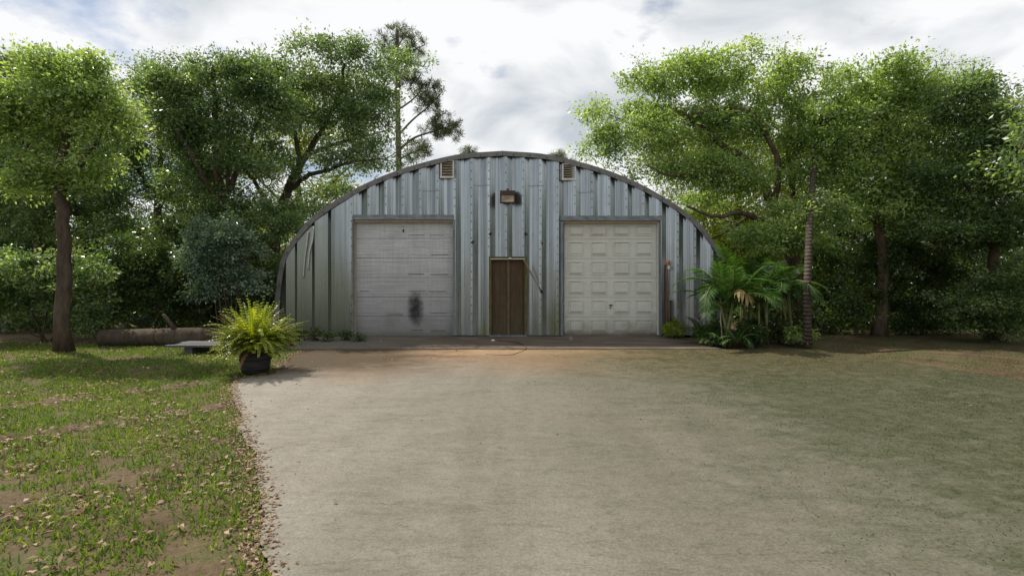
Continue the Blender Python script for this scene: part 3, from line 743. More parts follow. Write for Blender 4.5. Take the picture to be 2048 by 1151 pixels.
def sample_blobs(blobs, n, rs):
    wts = np.array([b[1][0] * b[1][1] * b[1][2] for b in blobs]) ** .8; wts = wts / wts.sum()
    pick = rs.choice(len(blobs), n, p=wts); d = unit(rs.normal(0, 1, (n, 3))) * (rs.uniform(0, 1, (n, 1)) ** (1 / 2.4))
    cen = np.array([tuple(b[0]) for b in blobs]); rad = np.array([b[1] for b in blobs])
    return cen[pick] + d * rad[pick]

def blob(px, py, Y, rx, rz, ry=None):
    s = FPX / (Y - CAMY); return (P(px, py, Y), (rx / s, ry if ry else rx / s * .55, rz / s))

def tree(name, base, limbs, blobs, ncl, per, clr, size, leaf, bark, seed, label, cat='tree', group=None, twig=.016, up=.55, aspect=.5, minz=.15):
    rs = np.random.RandomState(seed); root = thing(name, base, label, cat, group)
    tm = MB(); bm = MB(); nodes = []
    for i, (pts, r0, r1) in enumerate(limbs):
        sp = smooth_path(pts, 5); n = len(sp)
        sp = [p + Vector(rs.normal(0, min(.02, r0 * .2), 3)) for p in sp]
        rr = [r0 + (r1 - r0) * j / (n - 1) for j in range(n)]
        if i == 0 and pts[0][2] < .3: rr[0] *= 1.35
        if i == 0: tm.tube(sp, rr, 9)
        else:
            lm = MB(); lm.tube(sp, rr, 9 if r0 > .06 else 7); lm.build('limb', bark, root)
        nodes += [tuple(p) for p in sp[n // 3 if i == 0 else 1:]]
    lobes = []
    for c, r in blobs:
        for q_ in range(4):
            dv = unit(rs.normal(0, 1, (1, 3)))[0] * np.array([1, .7, .8]); f_ = rs.uniform(.28, .5)
            lobes.append((np.array(tuple(c)) + dv * np.array(r) * rs.uniform(.85, 1.2), tuple(np.array(r) * f_)))
    cs = np.vstack([sample_blobs(blobs, int(ncl * .62), rs), sample_blobs(lobes, int(ncl * .38), rs)]); cs = cs[cs[:, 2] > minz]
    NA = np.array(nodes); order = np.argsort([np.min(((NA - c) ** 2).sum(1)) for c in cs])
    for i in order:
        c = cs[i]; k_ = int(np.argmin(((NA - c) ** 2).sum(1))); a = NA[k_]; L_ = np.linalg.norm(c - a)
        m1 = a + (c - a) * .5 + rs.normal(0, .08 * L_ + .01, 3) + np.array([0, 0, .08 * L_])
        if L_ > .12:
            r = min(twig * (1 + L_ * .6), twig * 2.4); bm.tube([a, m1, c], [r, r * .65, r * .3], 4, cap=False)
        NA = np.vstack([NA, m1[None], c[None]])
    tm.build('trunk', bark, root)
    if bm.v: bm.build('twigs', bark, root)['kind'] = 'stuff'
    V, var = leaf_cloud(cs, clr * rs.uniform(.7, 1.3, len(cs)), per, size, rs, up=up, aspect=aspect)
    V = V[:, :, :]; keep = V[:, :, 2].min(1) > .0
    quads_object('crown', V[keep], var[keep], leaf, root)
    return root

def shrub(name, base, blobs, ncl, per, clr, size, leaf, seed, label, cat='shrub', group=None, nst=5, aspect=.5):
    rs = np.random.RandomState(seed); b = Vector(base)
    limbs = []
    for i in range(nst):
        c, r = blobs[i % len(blobs)]; tip = Vector(c) + Vector(rs.normal(0, .35, 3) * np.array(r))
        limbs.append(([b + Vector((rs.normal(0, .08), rs.normal(0, .08), 0)), b.lerp(tip, .5) + Vector(rs.normal(0, .08, 3)), tip], .022, .008))
    root = thing(name, base, label, cat, group); st = MB(); nodes = []
    for pts, r0, r1 in limbs:
        sp = smooth_path(pts, 4); st.tube(sp, [r0 + (r1 - r0) * j / (len(sp) - 1) for j in range(len(sp))], 5); nodes += [tuple(p) for p in sp[2:]]
    lobes = []
    for c, r in blobs:
        for q_ in range(5):
            dv = unit(rs.normal(0, 1, (1, 3)))[0]; lobes.append((np.array(tuple(c)) + dv * np.array(r) * rs.uniform(.8, 1.35), tuple(np.array(r) * rs.uniform(.2, .5))))
    cs = np.vstack([sample_blobs(blobs, int(ncl * .55), rs), sample_blobs(lobes, int(ncl * .45), rs)]); cs = cs[cs[:, 2] > .08]; NA = np.array(nodes)
    for c in cs:
        a = NA[int(np.argmin(((NA - c) ** 2).sum(1)))]; st.tube([a, (a + c) / 2 + rs.normal(0, .03, 3), c], [.009, .006, .003], 4, cap=False); NA = np.vstack([NA, c[None]])
    st.build('stems', M['bark'], root)
    V, var = leaf_cloud(cs, clr * rs.uniform(.7, 1.3, len(cs)), per, size, rs, aspect=aspect)
    keep = V[:, :, 2].min(1) > .0
    quads_object('foliage', V[keep], var[keep], leaf, root)
    return root

# ---- trees behind and beside the building, left
g0 = lambda px, Y: Vector(((px - 1024) * (Y - CAMY) / FPX, Y, -.06))
Y = 2.6
tree('oak_tree', g0(538, Y), [
    ([g0(536, Y), P(548, 500, Y), P(560, 420, Y), P(582, 368, Y), P(608, 318, Y + .2), P(642, 262, Y + .4), P(676, 196, Y + .4), P(690, 130, Y)], .20, .04),
    ([P(573, 390, Y), P(610, 355, Y - .3), P(660, 338, Y - .6), P(715, 322, Y - .9), P(770, 318, Y - 1)], .09, .02),
    ([P(612, 312, Y), P(660, 292, Y + .5), P(710, 278, Y + .8), P(770, 262, Y + 1)], .08, .02),
    ([P(556, 440, Y), P(520, 380, Y - .4), P(488, 330, Y - .7), P(470, 270, Y - 1)], .09, .02),
    ([P(600, 330, Y), P(590, 260, Y), P(570, 190, Y), P(560, 130, Y)], .08, .02),
    ([P(540, 520, Y), P(500, 470, Y + .6), P(478, 420, Y + .9)], .07, .02)],
    [blob(660, 220, Y + .3, 130, 66), blob(735, 240, Y, 75, 74), blob(715, 312, Y - .6, 80, 40), blob(575, 205, Y, 100, 70), blob(778, 300, Y - .8, 46, 34), blob(650, 130, Y, 150, 42), blob(760, 180, Y + .6, 50, 54), blob(530, 320, Y - .5, 70, 66), blob(650, 400, Y + .8, 50, 34), blob(600, 420, Y + .8, 60, 50)],
    560, 95, .40, .085, M['leafA'], M['bark'], 11, 'leafy dark green oak leaning right over the roof, left of the pine', twig=.013)
Y = .9
tree('oak_tree', g0(440, Y), [
    ([g0(438, Y), P(441, 480, Y), P(440, 390, Y), P(432, 300, Y), P(430, 210, Y), P(425, 130, Y)], .17, .04),
    ([P(441, 430, Y), P(462, 370, Y), P(486, 320, Y + .2), P(504, 276, Y + .3), P(525, 215, Y + .3)], .10, .025),
    ([P(440, 410, Y), P(400, 340, Y - .2), P(360, 270, Y - .3), P(320, 220, Y - .3)], .09, .02),
    ([P(458, 380, Y), P(456, 300, Y - .3), P(470, 230, Y - .4)], .06, .02)],
    [blob(480, 225, Y, 90, 56), blob(425, 150, Y, 100, 50), blob(515, 165, Y, 76, 48), blob(385, 250, Y, 80, 60), blob(480, 320, Y - .4, 60, 34), blob(330, 200, Y, 60, 50), blob(390, 380, Y, 60, 60), blob(470, 410, Y, 60, 36), blob(440, 300, Y + .5, 80, 60)],
    540, 100, .38, .085, M['leafA'], M['bark'], 12, 'dark oak with forked trunk at the left edge, behind the potted fern', twig=.013)
Y = 6.5
tree('oak_tree', g0(600, Y), [([g0(602, Y), P(602, 520, Y), P(600, 430, Y), P(596, 360, Y), P(600, 280, Y), P(604, 200, Y)], .18, .05), ([P(600, 440, Y), P(550, 390, Y), P(500, 340, Y)], .08, .02), ([P(600, 430, Y), P(650, 380, Y), P(700, 330, Y)], .08, .02), ([P(598, 350, Y), P(540, 280, Y), P(500, 230, Y)], .08, .02)],
    [blob(540, 440, Y, 90, 50), blob(660, 390, Y, 80, 44), blob(480, 470, Y, 70, 60), blob(590, 510, Y, 60, 60), blob(520, 300, Y, 90, 60), blob(640, 280, Y, 90, 60), blob(590, 200, Y, 110, 50), blob(430, 350, Y, 70, 70)],
    360, 60, .55, .115, M['leafY'], M['bark'], 13, 'sunlit yellow green oak deep behind the left end of the building', twig=.013)
Y = 4.2
tree('oak_tree', g0(320, Y), [([g0(320, Y), P(322, 500, Y), P(314, 400, Y), P(322, 300, Y), P(318, 200, Y)], .16, .05), ([P(316, 420, Y), P(360, 340, Y), P(400, 290, Y)], .08, .02), ([P(316, 400, Y), P(270, 330, Y), P(240, 280, Y)], .08, .02)],
    [blob(320, 220, Y, 90, 60), blob(260, 290, Y, 80, 60), blob(400, 260, Y, 80, 60), blob(330, 350, Y, 100, 60), blob(300, 150, Y, 80, 40), blob(400, 390, Y, 70, 60), blob(250, 410, Y, 70, 60)],
    420, 95, .42, .09, M['leafA'], M['bark'], 29, 'slender oak between the forked oak and the lawn oak', twig=.013)
# ---- left shrubs under the oaks
shrub('shrub', g0(455, -1.0), [blob(445, 465, -1.0, 50, 40), blob(480, 510, -.8, 40, 34), blob(425, 540, -1.0, 46, 50), blob(400, 480, -.6, 40, 40), blob(485, 560, -.6, 40, 30)], 150, 130, .26, .07, M['leafC'], 21, 'tall shrub with pale glinting blue green leaves behind the potted fern', nst=6)
shrub('shrub', g0(525, .4), [blob(520, 510, .4, 50, 60), blob(542, 590, .4, 30, 50), blob(500, 600, .4, 50, 50), blob(545, 445, .4, 46, 40), blob(590, 425, 1.0, 40, 26)], 190, 130, .28, .075, M['leafA'], 22, 'shaded leafy shrub against the left foot of the arch')
shrub('shrub', g0(440, .9), [blob(440, 590, .9, 70, 60), blob(400, 540, .9, 60, 70), blob(480, 450, .9, 50, 40)], 130, 130, .28, .075, M['leafD'], 23, 'dark shrub at the foot of the forked oak')
shrub('shrub', g0(300, 0), [blob(310, 560, 0, 80, 60), blob(230, 580, 0, 80, 60), blob(360, 590, 0, 60, 56), blob(300, 490, 0, 90, 50)], 210, 130, .30, .08, M['leafD'], 24, 'broad dark green shrub left of the forked oak')
shrub('shrub', g0(90, -1), [blob(90, 550, -1, 90, 66), blob(0, 570, -1, 80, 60), blob(170, 590, -1, 60, 50)], 180, 130, .30, .08, M['leafA'], 25, 'wide green shrub at the far left edge of the lawn')
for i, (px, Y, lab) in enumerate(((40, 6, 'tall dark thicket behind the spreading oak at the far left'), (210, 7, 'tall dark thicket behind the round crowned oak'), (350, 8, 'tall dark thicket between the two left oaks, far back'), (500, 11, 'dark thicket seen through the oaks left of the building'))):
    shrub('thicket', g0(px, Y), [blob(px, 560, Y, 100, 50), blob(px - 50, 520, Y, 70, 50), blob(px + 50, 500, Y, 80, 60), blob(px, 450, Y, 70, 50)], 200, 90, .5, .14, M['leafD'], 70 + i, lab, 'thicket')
# ---- trees further left
Y = -2.6
tree('oak_tree', g0(125, Y), [([g0(125, Y), P(128, 480, Y), P(120, 360, Y), P(135, 260, Y), P(130, 170, Y)], .15, .05), ([P(124, 380, Y), P(180, 300, Y), P(230, 240, Y)], .08, .02), ([P(121, 360, Y), P(60, 290, Y), P(0, 240, Y)], .08, .02)],
    [blob(130, 200, Y, 120, 70), blob(210, 250, Y, 70, 60), blob(40, 240, Y, 90, 65), blob(130, 130, Y, 80, 40), blob(140, 330, Y, 110, 40), blob(50, 360, Y, 60, 40)],
    360, 95, .36, .085, M['leafB'], M['bark'], 14, 'round crowned bright green oak standing on the left lawn', twig=.013)
Y = 3
tree('oak_tree', g0(70, Y), [([g0(70, Y), P(75, 480, Y), P(65, 380, Y), P(70, 280, Y)], .16, .05), ([P(70, 400, Y), P(20, 330, Y), P(-20, 290, Y)], .08, .02), ([P(68, 390, Y), P(120, 330, Y), P(150, 290, Y)], .08, .02)],
    [blob(60, 250, Y, 110, 80), blob(0, 330, Y, 80, 75), blob(130, 330, Y, 80, 70), blob(60, 420, Y, 120, 60), blob(200, 420, Y, 70, 60), blob(30, 160, Y, 80, 50)],
    380, 130, .5, .10, M['leafA'], M['bark'], 15, 'spreading dark oak furthest to the left', twig=.013)
# ---- right hand oaks
Y = 1.6
tree('oak_tree', g0(1598, Y), [
    ([g0(1600, Y), P(1594, 570, Y), P(1570, 480, Y), P(1546, 422, Y), P(1528, 374, Y), P(1492, 322, Y), P(1445, 290, Y - .2), P(1400, 250, Y - .4), P(1350, 215, Y - .5)], .24, .035),
    ([P(1560, 462, Y), P(1520, 440, Y - .4), P(1480, 426, Y - .6), P(1432, 432, Y - .8), P(1375, 414, Y - 1)], .11, .03),
    ([P(1590, 545, Y), P(1588, 440, Y + .3), P(1580, 350, Y + .3), P(1576, 270, Y + .3), P(1592, 180, Y + .3)], .13, .04),
    ([P(1546, 420, Y), P(1556, 350, Y - .3), P(1540, 280, Y - .5), P(1500, 225, Y - .6), P(1440, 216, Y - .7), P(1390, 228, Y - .8)], .10, .03),
    ([P(1500, 328, Y), P(1420, 350, Y - .6), P(1350, 352, Y - .9), P(1290, 330, Y - 1)], .06, .02),
    ([P(1440, 285, Y), P(1350, 270, Y), P(1270, 250, Y), P(1210, 225, Y)], .06, .015),
    ([P(1500, 430, Y), P(1440, 470, Y + .5), P(1400, 480, Y + 1)], .05, .02)],
    [blob(1420, 262, Y - .4, 110, 60), blob(1310, 270, Y - .4, 100, 54), blob(1240, 285, Y - .2, 62, 40), blob(1205, 218, Y, 38, 24), blob(1335, 205, Y, 105, 36), blob(1520, 240, Y, 110, 66), blob(1480, 350, Y - .5, 110, 40), blob(1370, 345, Y - .6, 90, 38), blob(1575, 430, Y - .9, 70, 54), blob(1480, 135, Y, 150, 42), blob(1315, 150, Y, 90, 30), blob(1620, 320, Y, 70, 100), blob(1176, 300, Y, 34, 12), blob(1600, 190, Y, 80, 60), blob(1290, 335, Y - .6, 60, 26), blob(1430, 400, Y + .6, 60, 40), blob(1590, 478, Y - 2.0, 60, 26), blob(1640, 430, Y - 2.2, 60, 60), blob(1545, 470, Y - 1.6, 60, 30)],
    860, 100, .38, .09, M['leafB'], M['barkr'], 16, 'large bright green oak arching over the right end of the building', twig=.012)
Y = 6.0
tree('oak_tree', g0(1480, Y), [([g0(1480, Y), P(1482, 500, Y), P(1476, 420, Y), P(1480, 340, Y), P(1470, 250, Y)], .18, .05), ([P(1478, 440, Y), P(1430, 400, Y), P(1390, 370, Y)], .07, .02), ([P(1478, 420, Y), P(1530, 380, Y), P(1570, 340, Y)], .07, .02), ([P(1478, 350, Y), P(1400, 300, Y), P(1330, 270, Y)], .07, .02)],
    [blob(1450, 430, Y, 80, 60), blob(1550, 400, Y, 80, 70), blob(1400, 400, Y, 60, 50), blob(1500, 500, Y, 90, 60), blob(1620, 470, Y, 80, 80), blob(1360, 310, Y, 90, 50), blob(1480, 300, Y, 110, 60), blob(1620, 320, Y, 90, 80), blob(1440, 560, Y, 90, 60), blob(1580, 590, Y, 90, 60)],
    500, 75, .55, .115, M['leafY'], M['barkr'], 17, 'yellow green sunlit oak deep behind the palms', twig=.013)
Y = .4
tree('oak_tree', g0(1760, Y), [([g0(1760, Y), P(1765, 520, Y), P(1752, 420, Y), P(1760, 320, Y), P(1755, 230, Y)], .17, .05), ([P(1756, 430, Y), P(1810, 350, Y), P(1860, 300, Y)], .08, .02), ([P(1754, 420, Y), P(1700, 350, Y), P(1670, 280, Y)], .08, .02)],
    [blob(1740, 250, Y, 100, 70), blob(1690, 330, Y, 70, 70), blob(1830, 310, Y, 90, 65), blob(1750, 170, Y, 90, 45), blob(1760, 410, Y, 120, 50)],
    420, 140, .45, .09, M['leafB'], M['barkr'], 18, 'leafy oak standing right of the ringed palm trunk', twig=.013)
Y = -.5
tree('oak_tree', g0(1985, Y), [([g0(1985, Y), P(1990, 520, Y), P(1982, 420, Y), P(1990, 330, Y)], .15, .05), ([P(1986, 430, Y), P(2040, 370, Y), P(2070, 330, Y)], .07, .02), ([P(1984, 420, Y), P(1930, 370, Y), P(1900, 330, Y)], .07, .02)],
    [blob(1990, 280, Y, 100, 70), blob(2050, 360, Y, 80, 70), blob(1920, 370, Y, 80, 60), blob(1990, 450, Y, 120, 50), blob(1960, 200, Y, 80, 50)],
    360, 140, .46, .09, M['leafA'], M['barkr'], 19, 'dark round oak furthest to the right', twig=.013)
Y = 4.0
tree('oak_tree', g0(1870, Y), [([g0(1870, Y), P(1872, 500, Y), P(1864, 400, Y), P(1872, 300, Y), P(1868, 200, Y)], .16, .05), ([P(1866, 420, Y), P(1910, 340, Y), P(1950, 290, Y)], .08, .02), ([P(1866, 400, Y), P(1820, 330, Y), P(1790, 280, Y)], .08, .02)],
    [blob(1870, 220, Y, 90, 60), blob(1800, 290, Y, 80, 60), blob(1950, 260, Y, 80, 60), blob(1880, 360, Y, 100, 60), blob(1880, 150, Y, 80, 40), blob(1700, 220, Y, 70, 60), blob(1800, 420, Y, 90, 60), blob(1960, 400, Y, 80, 60)],
    430, 95, .42, .09, M['leafB'], M['barkr'], 30, 'bright oak between the two dark oaks on the right', twig=.013)
# oak beyond the right edge, added to reflect dark green in the steel wall
Yb = -5.0
tree('oak_tree', Vector((12.2, Yb, -.06)), [([(12.2, Yb, -.06), (12.3, Yb, 1.5), (12.0, Yb, 3.0), (11.8, Yb, 5.0)], .17, .05), ([(12.1, Yb, 2.6), (11.0, Yb - .3, 3.6), (10.2, Yb - .5, 4.2)], .08, .02)],
    [(Vector((11.6, Yb, 4.6)), (2.2, 2.4, 1.5)), (Vector((12.4, Yb + 1, 3.4)), (1.8, 2.4, 1.4)), (Vector((11.9, Yb - .5, 2.2)), (1.3, 2.0, 1.2)), (Vector((12.5, Yb, 1.0)), (1.3, 2.4, .9))],
    300, 120, .5, .10, M['leafA'], M['barkr'], 20, 'oak added past the right edge to darken the steel wall reflections', twig=.013)
for i, (tx, ty, lab) in enumerate(((12.6, -8.4, 'unseen oak added right of the yard to darken wall reflections, nearer than the mossy lawn'), (12.2, -12.0, 'unseen oak added right of the yard to darken wall reflections, level with the viewer'))):  # two unseen oaks added so the steel ribs reflect dark green
    tree('oak_tree', Vector((tx, ty, -.06)), [([(tx, ty, -.06), (tx + .1, ty, 1.5), (tx - .2, ty, 3.0), (tx - .4, ty, 5.0)], .17, .05), ([(tx - .1, ty, 2.6), (tx - 1.2, ty - .3, 3.6), (tx - 2.0, ty - .5, 4.2)], .08, .02)],
        [(Vector((tx - .6, ty, 5.0)), (2.2, 2.4, 1.6)), (Vector((tx + .2, ty + 1, 3.4)), (1.8, 2.4, 1.4)), (Vector((tx - .3, ty - .5, 2.2)), (1.3, 2.2, 1.2)), (Vector((tx + .3, ty, 1.0)), (1.3, 2.4, .9))],
        280, 110, .5, .11, M['leafA'], M['barkr'], 90 + i, lab, twig=.013)
shrub('shrub', g0(1840, .6), [blob(1840, 570, .6, 90, 66), blob(1740, 580, .6, 70, 66), blob(1930, 580, .6, 80, 60), blob(1840, 490, .6, 100, 50)], 230, 130, .32, .085, M['leafD'], 26, 'broad dark shrub under the oaks on the right')
shrub('shrub', g0(2000, -1), [blob(2010, 580, -1, 90, 60), blob(1940, 610, -1, 60, 46)], 110, 120, .3, .08, M['leafA'], 27, 'green shrub at the far right edge')
shrub('shrub', g0(1640, 3.2), [blob(1640, 590, 3.2, 60, 66), blob(1545, 610, 3.2, 40, 50), blob(1650, 510, 3.2, 50, 50)], 140, 130, .3, .08, M['leafD'], 28, 'dark shrub behind the trunk of the arching oak')
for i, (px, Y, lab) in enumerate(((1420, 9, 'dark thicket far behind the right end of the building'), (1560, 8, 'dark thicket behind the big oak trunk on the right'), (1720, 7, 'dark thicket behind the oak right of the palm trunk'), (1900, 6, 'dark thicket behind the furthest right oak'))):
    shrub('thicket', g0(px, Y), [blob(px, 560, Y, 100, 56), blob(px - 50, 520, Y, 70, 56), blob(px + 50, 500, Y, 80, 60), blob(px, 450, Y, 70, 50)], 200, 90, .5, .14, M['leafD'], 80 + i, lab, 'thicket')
# ---- low growth covering the soil under the trees, one mass
rs = np.random.RandomState(6); n = 5200
x = rs.uniform(-30, 30, n); y = 1.0 + 22 * rs.uniform(0, 1, n) ** 1.7; kk = (x < -6.9) | (x > 6.9)
cs = np.stack([x, y, rs.uniform(0, 1, n) ** 1.6 * 1.1], 1)[kk]
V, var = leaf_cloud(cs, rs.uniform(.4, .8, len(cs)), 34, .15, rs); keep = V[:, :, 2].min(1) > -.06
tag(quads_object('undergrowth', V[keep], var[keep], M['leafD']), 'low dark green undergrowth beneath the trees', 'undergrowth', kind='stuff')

# ---- far wood, one mass
rs = np.random.RandomState(5); blobs = []
for i in range(46):
    x = -62 + i * 2.75; 
    h = 3.2 + 2.2 * rs.rand(); y = 34 + 14 * rs.rand()
    if -16 < x < 16: h *= .8
    blobs.append(((x, y, h * .55), (3.4, 2.5, h * .55)))
cs = sample_blobs(blobs, 1300, rs); V, var = leaf_cloud(cs, rs.uniform(.8, 1.4, len(cs)), 40, .34, rs)
keep = V[:, :, 2].min(1) > -.05
tag(quads_object('woods', V[keep], var[keep], M['leafD']), 'dark green wood closing the view far behind the building', 'woods', kind='stuff')

# ---- pines
def pine(name, base, trunk, r0, limbs, tufts, seed, label, nl, per=46, tuft_r=.34):
    rs = np.random.RandomState(seed); root = thing(name, base, label, 'pine tree'); t = MB(); t.tube(smooth_path(trunk, 5), [r0 * (1 - .55 * i / (len(smooth_path(trunk, 5)) - 1)) for i in range(len(smooth_path(trunk, 5)))], 9); t.build('trunk', M['barkp'], root)
    b = MB(); nodes = []
    for pts, ra, rb in limbs:
        sp = smooth_path(pts, 6); b.tube(sp, [ra + (rb - ra) * j / (len(sp) - 1) for j in range(len(sp))], 6); nodes += [tuple(p) for p in sp[2:]]
    cs = sample_blobs(tufts, nl, rs); NA = np.array(nodes); od = np.argsort([np.min(((NA - c) ** 2).sum(1)) for c in cs])
    for i in od:
        c = cs[i]; a = NA[int(np.argmin(((NA - c) ** 2).sum(1)))]; l = np.linalg.norm(c - a); mm = (a + c) / 2 + np.array([0, 0, -.06 * l]) + rs.normal(0, .05 * l, 3)
        b.tube([a, mm, c], [.022, .016, .010], 4, cap=False); NA = np.vstack([NA, mm[None], c[None]])
    b.build('branches', M['barkp'], root)
    idx = np.repeat(np.arange(len(cs)), per); N = len(idx)
    D = unit(rs.normal(0, 1, (N, 3)) + np.array([0, 0, .35])); Nn = unit(rs.normal(0, 1, (N, 3))); W = unit(np.cross(D, Nn)); Nn = unit(np.cross(W, D))
    B = cs[idx] + rs.normal(0, tuft_r * .22, (N, 3))
    V = diamonds(B, D, W, tuft_r * rs.uniform(.6, 1.1, N), np.full(N, .024), Nn)
    quads_object('crown', V, np.clip(rs.uniform(0, 1, len(cs))[idx] * .5 + rs.uniform(0, .5, N), 0, 1), M['needle'], root)
    return root
Y = 12.0
pine('pine_tree', g0(798, Y), [g0(800, Y), P(799, 420, Y), P(797, 300, Y), P(795, 176, Y), P(794, 60, Y)], .19, [
    ([P(797, 300, Y), P(830, 275, Y - .3), P(870, 262, Y - .5), P(905, 250, Y - .6)], .07, .02),
    ([P(797, 270, Y), P(825, 240, Y), P(855, 215, Y), P(880, 190, Y)], .06, .02),
    ([P(796, 320, Y), P(825, 305, Y), P(850, 300, Y), P(862, 312, Y)], .05, .02),
    ([P(796, 220, Y), P(830, 195, Y), P(850, 165, Y)], .05, .02),
    ([P(796, 230, Y), P(770, 210, Y), P(750, 190, Y)], .05, .02),
    ([P(795, 150, Y), P(770, 110, Y), P(750, 90, Y)], .04, .02), ([P(795, 130, Y), P(830, 100, Y), P(850, 90, Y)], .04, .02)],
    [blob(882, 252, Y - .4, 42, 26, 1.0), blob(850, 205, Y, 30, 22, 1.0), blob(842, 300, Y, 26, 20, .8), blob(862, 178, Y, 24, 18, .8), blob(820, 160, Y, 40, 16, 1.0), blob(765, 195, Y, 26, 18, .8), blob(800, 90, Y, 55, 34, 1.4), blob(905, 262, Y - .5, 20, 20, .6), blob(820, 318, Y, 16, 10, .6)],
    31, 'tall pine with open long needled branches against the sky, left of the roof', 300, 40, .28)
Y = 30.0
pine('pine_tree', g0(938, Y), [g0(940, Y), P(939, 420, Y), P(938, 330, Y), P(938, 300, Y)], .2, [([P(938, 340, Y), P(920, 320, Y), P(915, 310, Y)], .06, .02), ([P(938, 335, Y), P(955, 318, Y), P(960, 310, Y)], .06, .02)],
    [blob(938, 308, Y, 20, 12, .8), blob(930, 325, Y, 22, 14, .8), blob(950, 320, Y, 16, 14, .8)], 32, 'distant pine top peeping over the roof, left of its crown', 80, 60, .45)
pine('pine_tree', g0(1116, Y), [g0(1116, Y), P(1116, 420, Y), P(1116, 340, Y), P(1116, 310, Y)], .2, [([P(1116, 345, Y), P(1105, 325, Y), P(1102, 318, Y)], .06, .02), ([P(1116, 345, Y), P(1130, 328, Y), P(1136, 320, Y)], .06, .02)],
    [blob(1116, 316, Y, 16, 10, .8), blob(1112, 332, Y, 20, 14, .8), blob(1140, 330, Y, 16, 12, .8)], 33, 'distant pine top peeping over the roof beside the right vent', 70, 60, .5)

# ---- fronds
def frond_quads(base, tip_dir, length, droop, rs, nl=26, ll=.3, lw=.028, vee=.5, taper=.35):
    """one pinnate leaf: returns rachis points and leaflet quads"""
    d = Vector(tip_dir).normalized(); side = d.cross(Vector((0, 0, 1)));
    side = side.normalized() if side.length > 1e-3 else Vector((1, 0, 0))
    pts = []; n = 10; p = Vector(base); dd = d.copy()
    for i in range(n + 1):
        pts.append(p.copy()); p = p + dd * (length / n); dd = (dd + Vector((0, 0, -droop / n * (1 + i / n)))).normalized()
    B = []; D = []; W = []; Nn = []; ln = []
    for i in range(nl):
        t = .14 + .86 * (i + .5) / nl; f = t * n; j = min(int(f), n - 1); q = pts[j].lerp(pts[j + 1], f - j); tg = (pts[j + 1] - pts[j]).normalized()
        nrm = side.cross(tg).normalized()
        for s_ in (-1, 1):
            dv = (side * s_ * .85 + tg * (.45 + .5 * t) + nrm * vee * .5 + Vector((0, 0, -.30 * droop)) + Vector(rs.normal(0, .08, 3))).normalized()
            B.append(q); D.append(dv); ww = dv.cross(nrm); ww = ww.normalized() if ww.length > 1e-4 else tg; W.append(ww); Nn.append(ww.cross(dv))
            env = math.sin(math.pi * min(1, .25 + .75 * (1 - t) ** .75 + .02)) if taper > .5 else (1 - .55 * t ** 2) * min(1, .5 + t * 2)
            ln.append(ll * env * rs.uniform(.85, 1.1))
    A = lambda q: np.array([tuple(v) for v in q], np.float32)
    ln = np.array(ln)
    V = diamonds(A(B), A(D), A(W), ln, np.full(len(ln), lw) * (.6 + .4 * ln / max(ll, 1e-6)), A(Nn), .1, .35)
    return pts, V

def palm_clump(name, base, fr, seed, label, leaf='palm', stems=True, lw=.032, ll=.36):
    rs = np.random.RandomState(seed); root = thing(name, base, label, 'palm'); b = Vector(base); sm_ = MB(); trunks = []
    for i in range(5 if stems else 0):
        a = rs.uniform(0, 6.28); q = b + Vector((math.cos(a) * .14, math.sin(a) * .12, -.03)); tp = q + Vector((rs.normal(0, .14), rs.normal(0, .1), rs.uniform(.7, 1.5)))
        sm_.tube([q, q.lerp(tp, .5), tp], [.038, .032, .026], 7); trunks.append(tp)
    if not trunks: trunks = [b + Vector((0, 0, .1))]
    if sm_.v: sm_.build('stems', M['stem'], root)
    for i, (az, el, ln, dr_) in enumerate(fr):
        o = trunks[i % len(trunks)]; dv = (math.cos(az) * math.cos(el), math.sin(az) * math.cos(el), math.sin(el))
        pts, V = frond_quads(o, dv, ln, dr_, rs, int(22 + ln * 8), ll * (.7 + .3 * ln), lw)
        rm = MB(); rm.tube(pts, [.016 * (1 - .8 * j / 10) for j in range(11)], 5)
        f = rm.build('frond', M['stem'], root); quads_object('leaflets', V, np.clip(rs.normal(.5, .2) + rs.uniform(-.25, .25, len(V)), 0, 1), M[leaf], f)
    return root
def fr_set(n, seed, lmin, lmax, e0=.5, e1=1.35, d0=.9, d1=1.7):
    q = random.Random(seed); return [(2 * math.pi * i / n + q.uniform(-.3, .3), q.uniform(e0, e1), q.uniform(lmin, lmax), q.uniform(d0, d1)) for i in range(n)]
b1 = G(1448, 690)
pc = palm_clump('areca_palm', b1, fr_set(24, 3, .95, 1.5, .55, 1.45, .7, 1.9), 41, 'bushy green palm clump at the right corner of the building')
palm_clump('areca_palm', G(1572, 684), fr_set(15, 19, .9, 1.35, .4, 1.3, .9, 2.0), 46, 'shaded palm clump standing between the second clump and the ringed trunk')
# its dry hanging leaf
rs = np.random.RandomState(9)
pts, V = frond_quads(b1 + Vector((.02, -.45, 1.22)), (.20, -.35, .30), .50, 2.0, rs, 15, .46, .034, .05)
rm = MB(); rm.tube(pts, .012, 5); f = rm.build('frond', M['palmdead'], pc); f['label'] = 'dry straw coloured hanging palm leaf'; quads_object('leaflets', V, rs.uniform(0, 1, len(V)), M['palmdead'], f)
palm_clump('areca_palm', G(1525, 686), fr_set(20, 5, .95, 1.45, .5, 1.4, .8, 2.0), 42, 'second palm clump, right of the bushy one, arching low')
palm_clump('areca_palm', Vector((g0(1490, 1.2).x, 1.2, 0)), fr_set(20, 8, 1.7, 2.4, .6, 1.45), 43, 'taller palm clump behind the two front palms')
palm_clump('areca_palm', G(1405, 687), fr_set(10, 12, .5, .85, .5, 1.3), 44, 'small leafy palm seedling against the corrugated wall', stems=False, ll=.26, lw=.03)
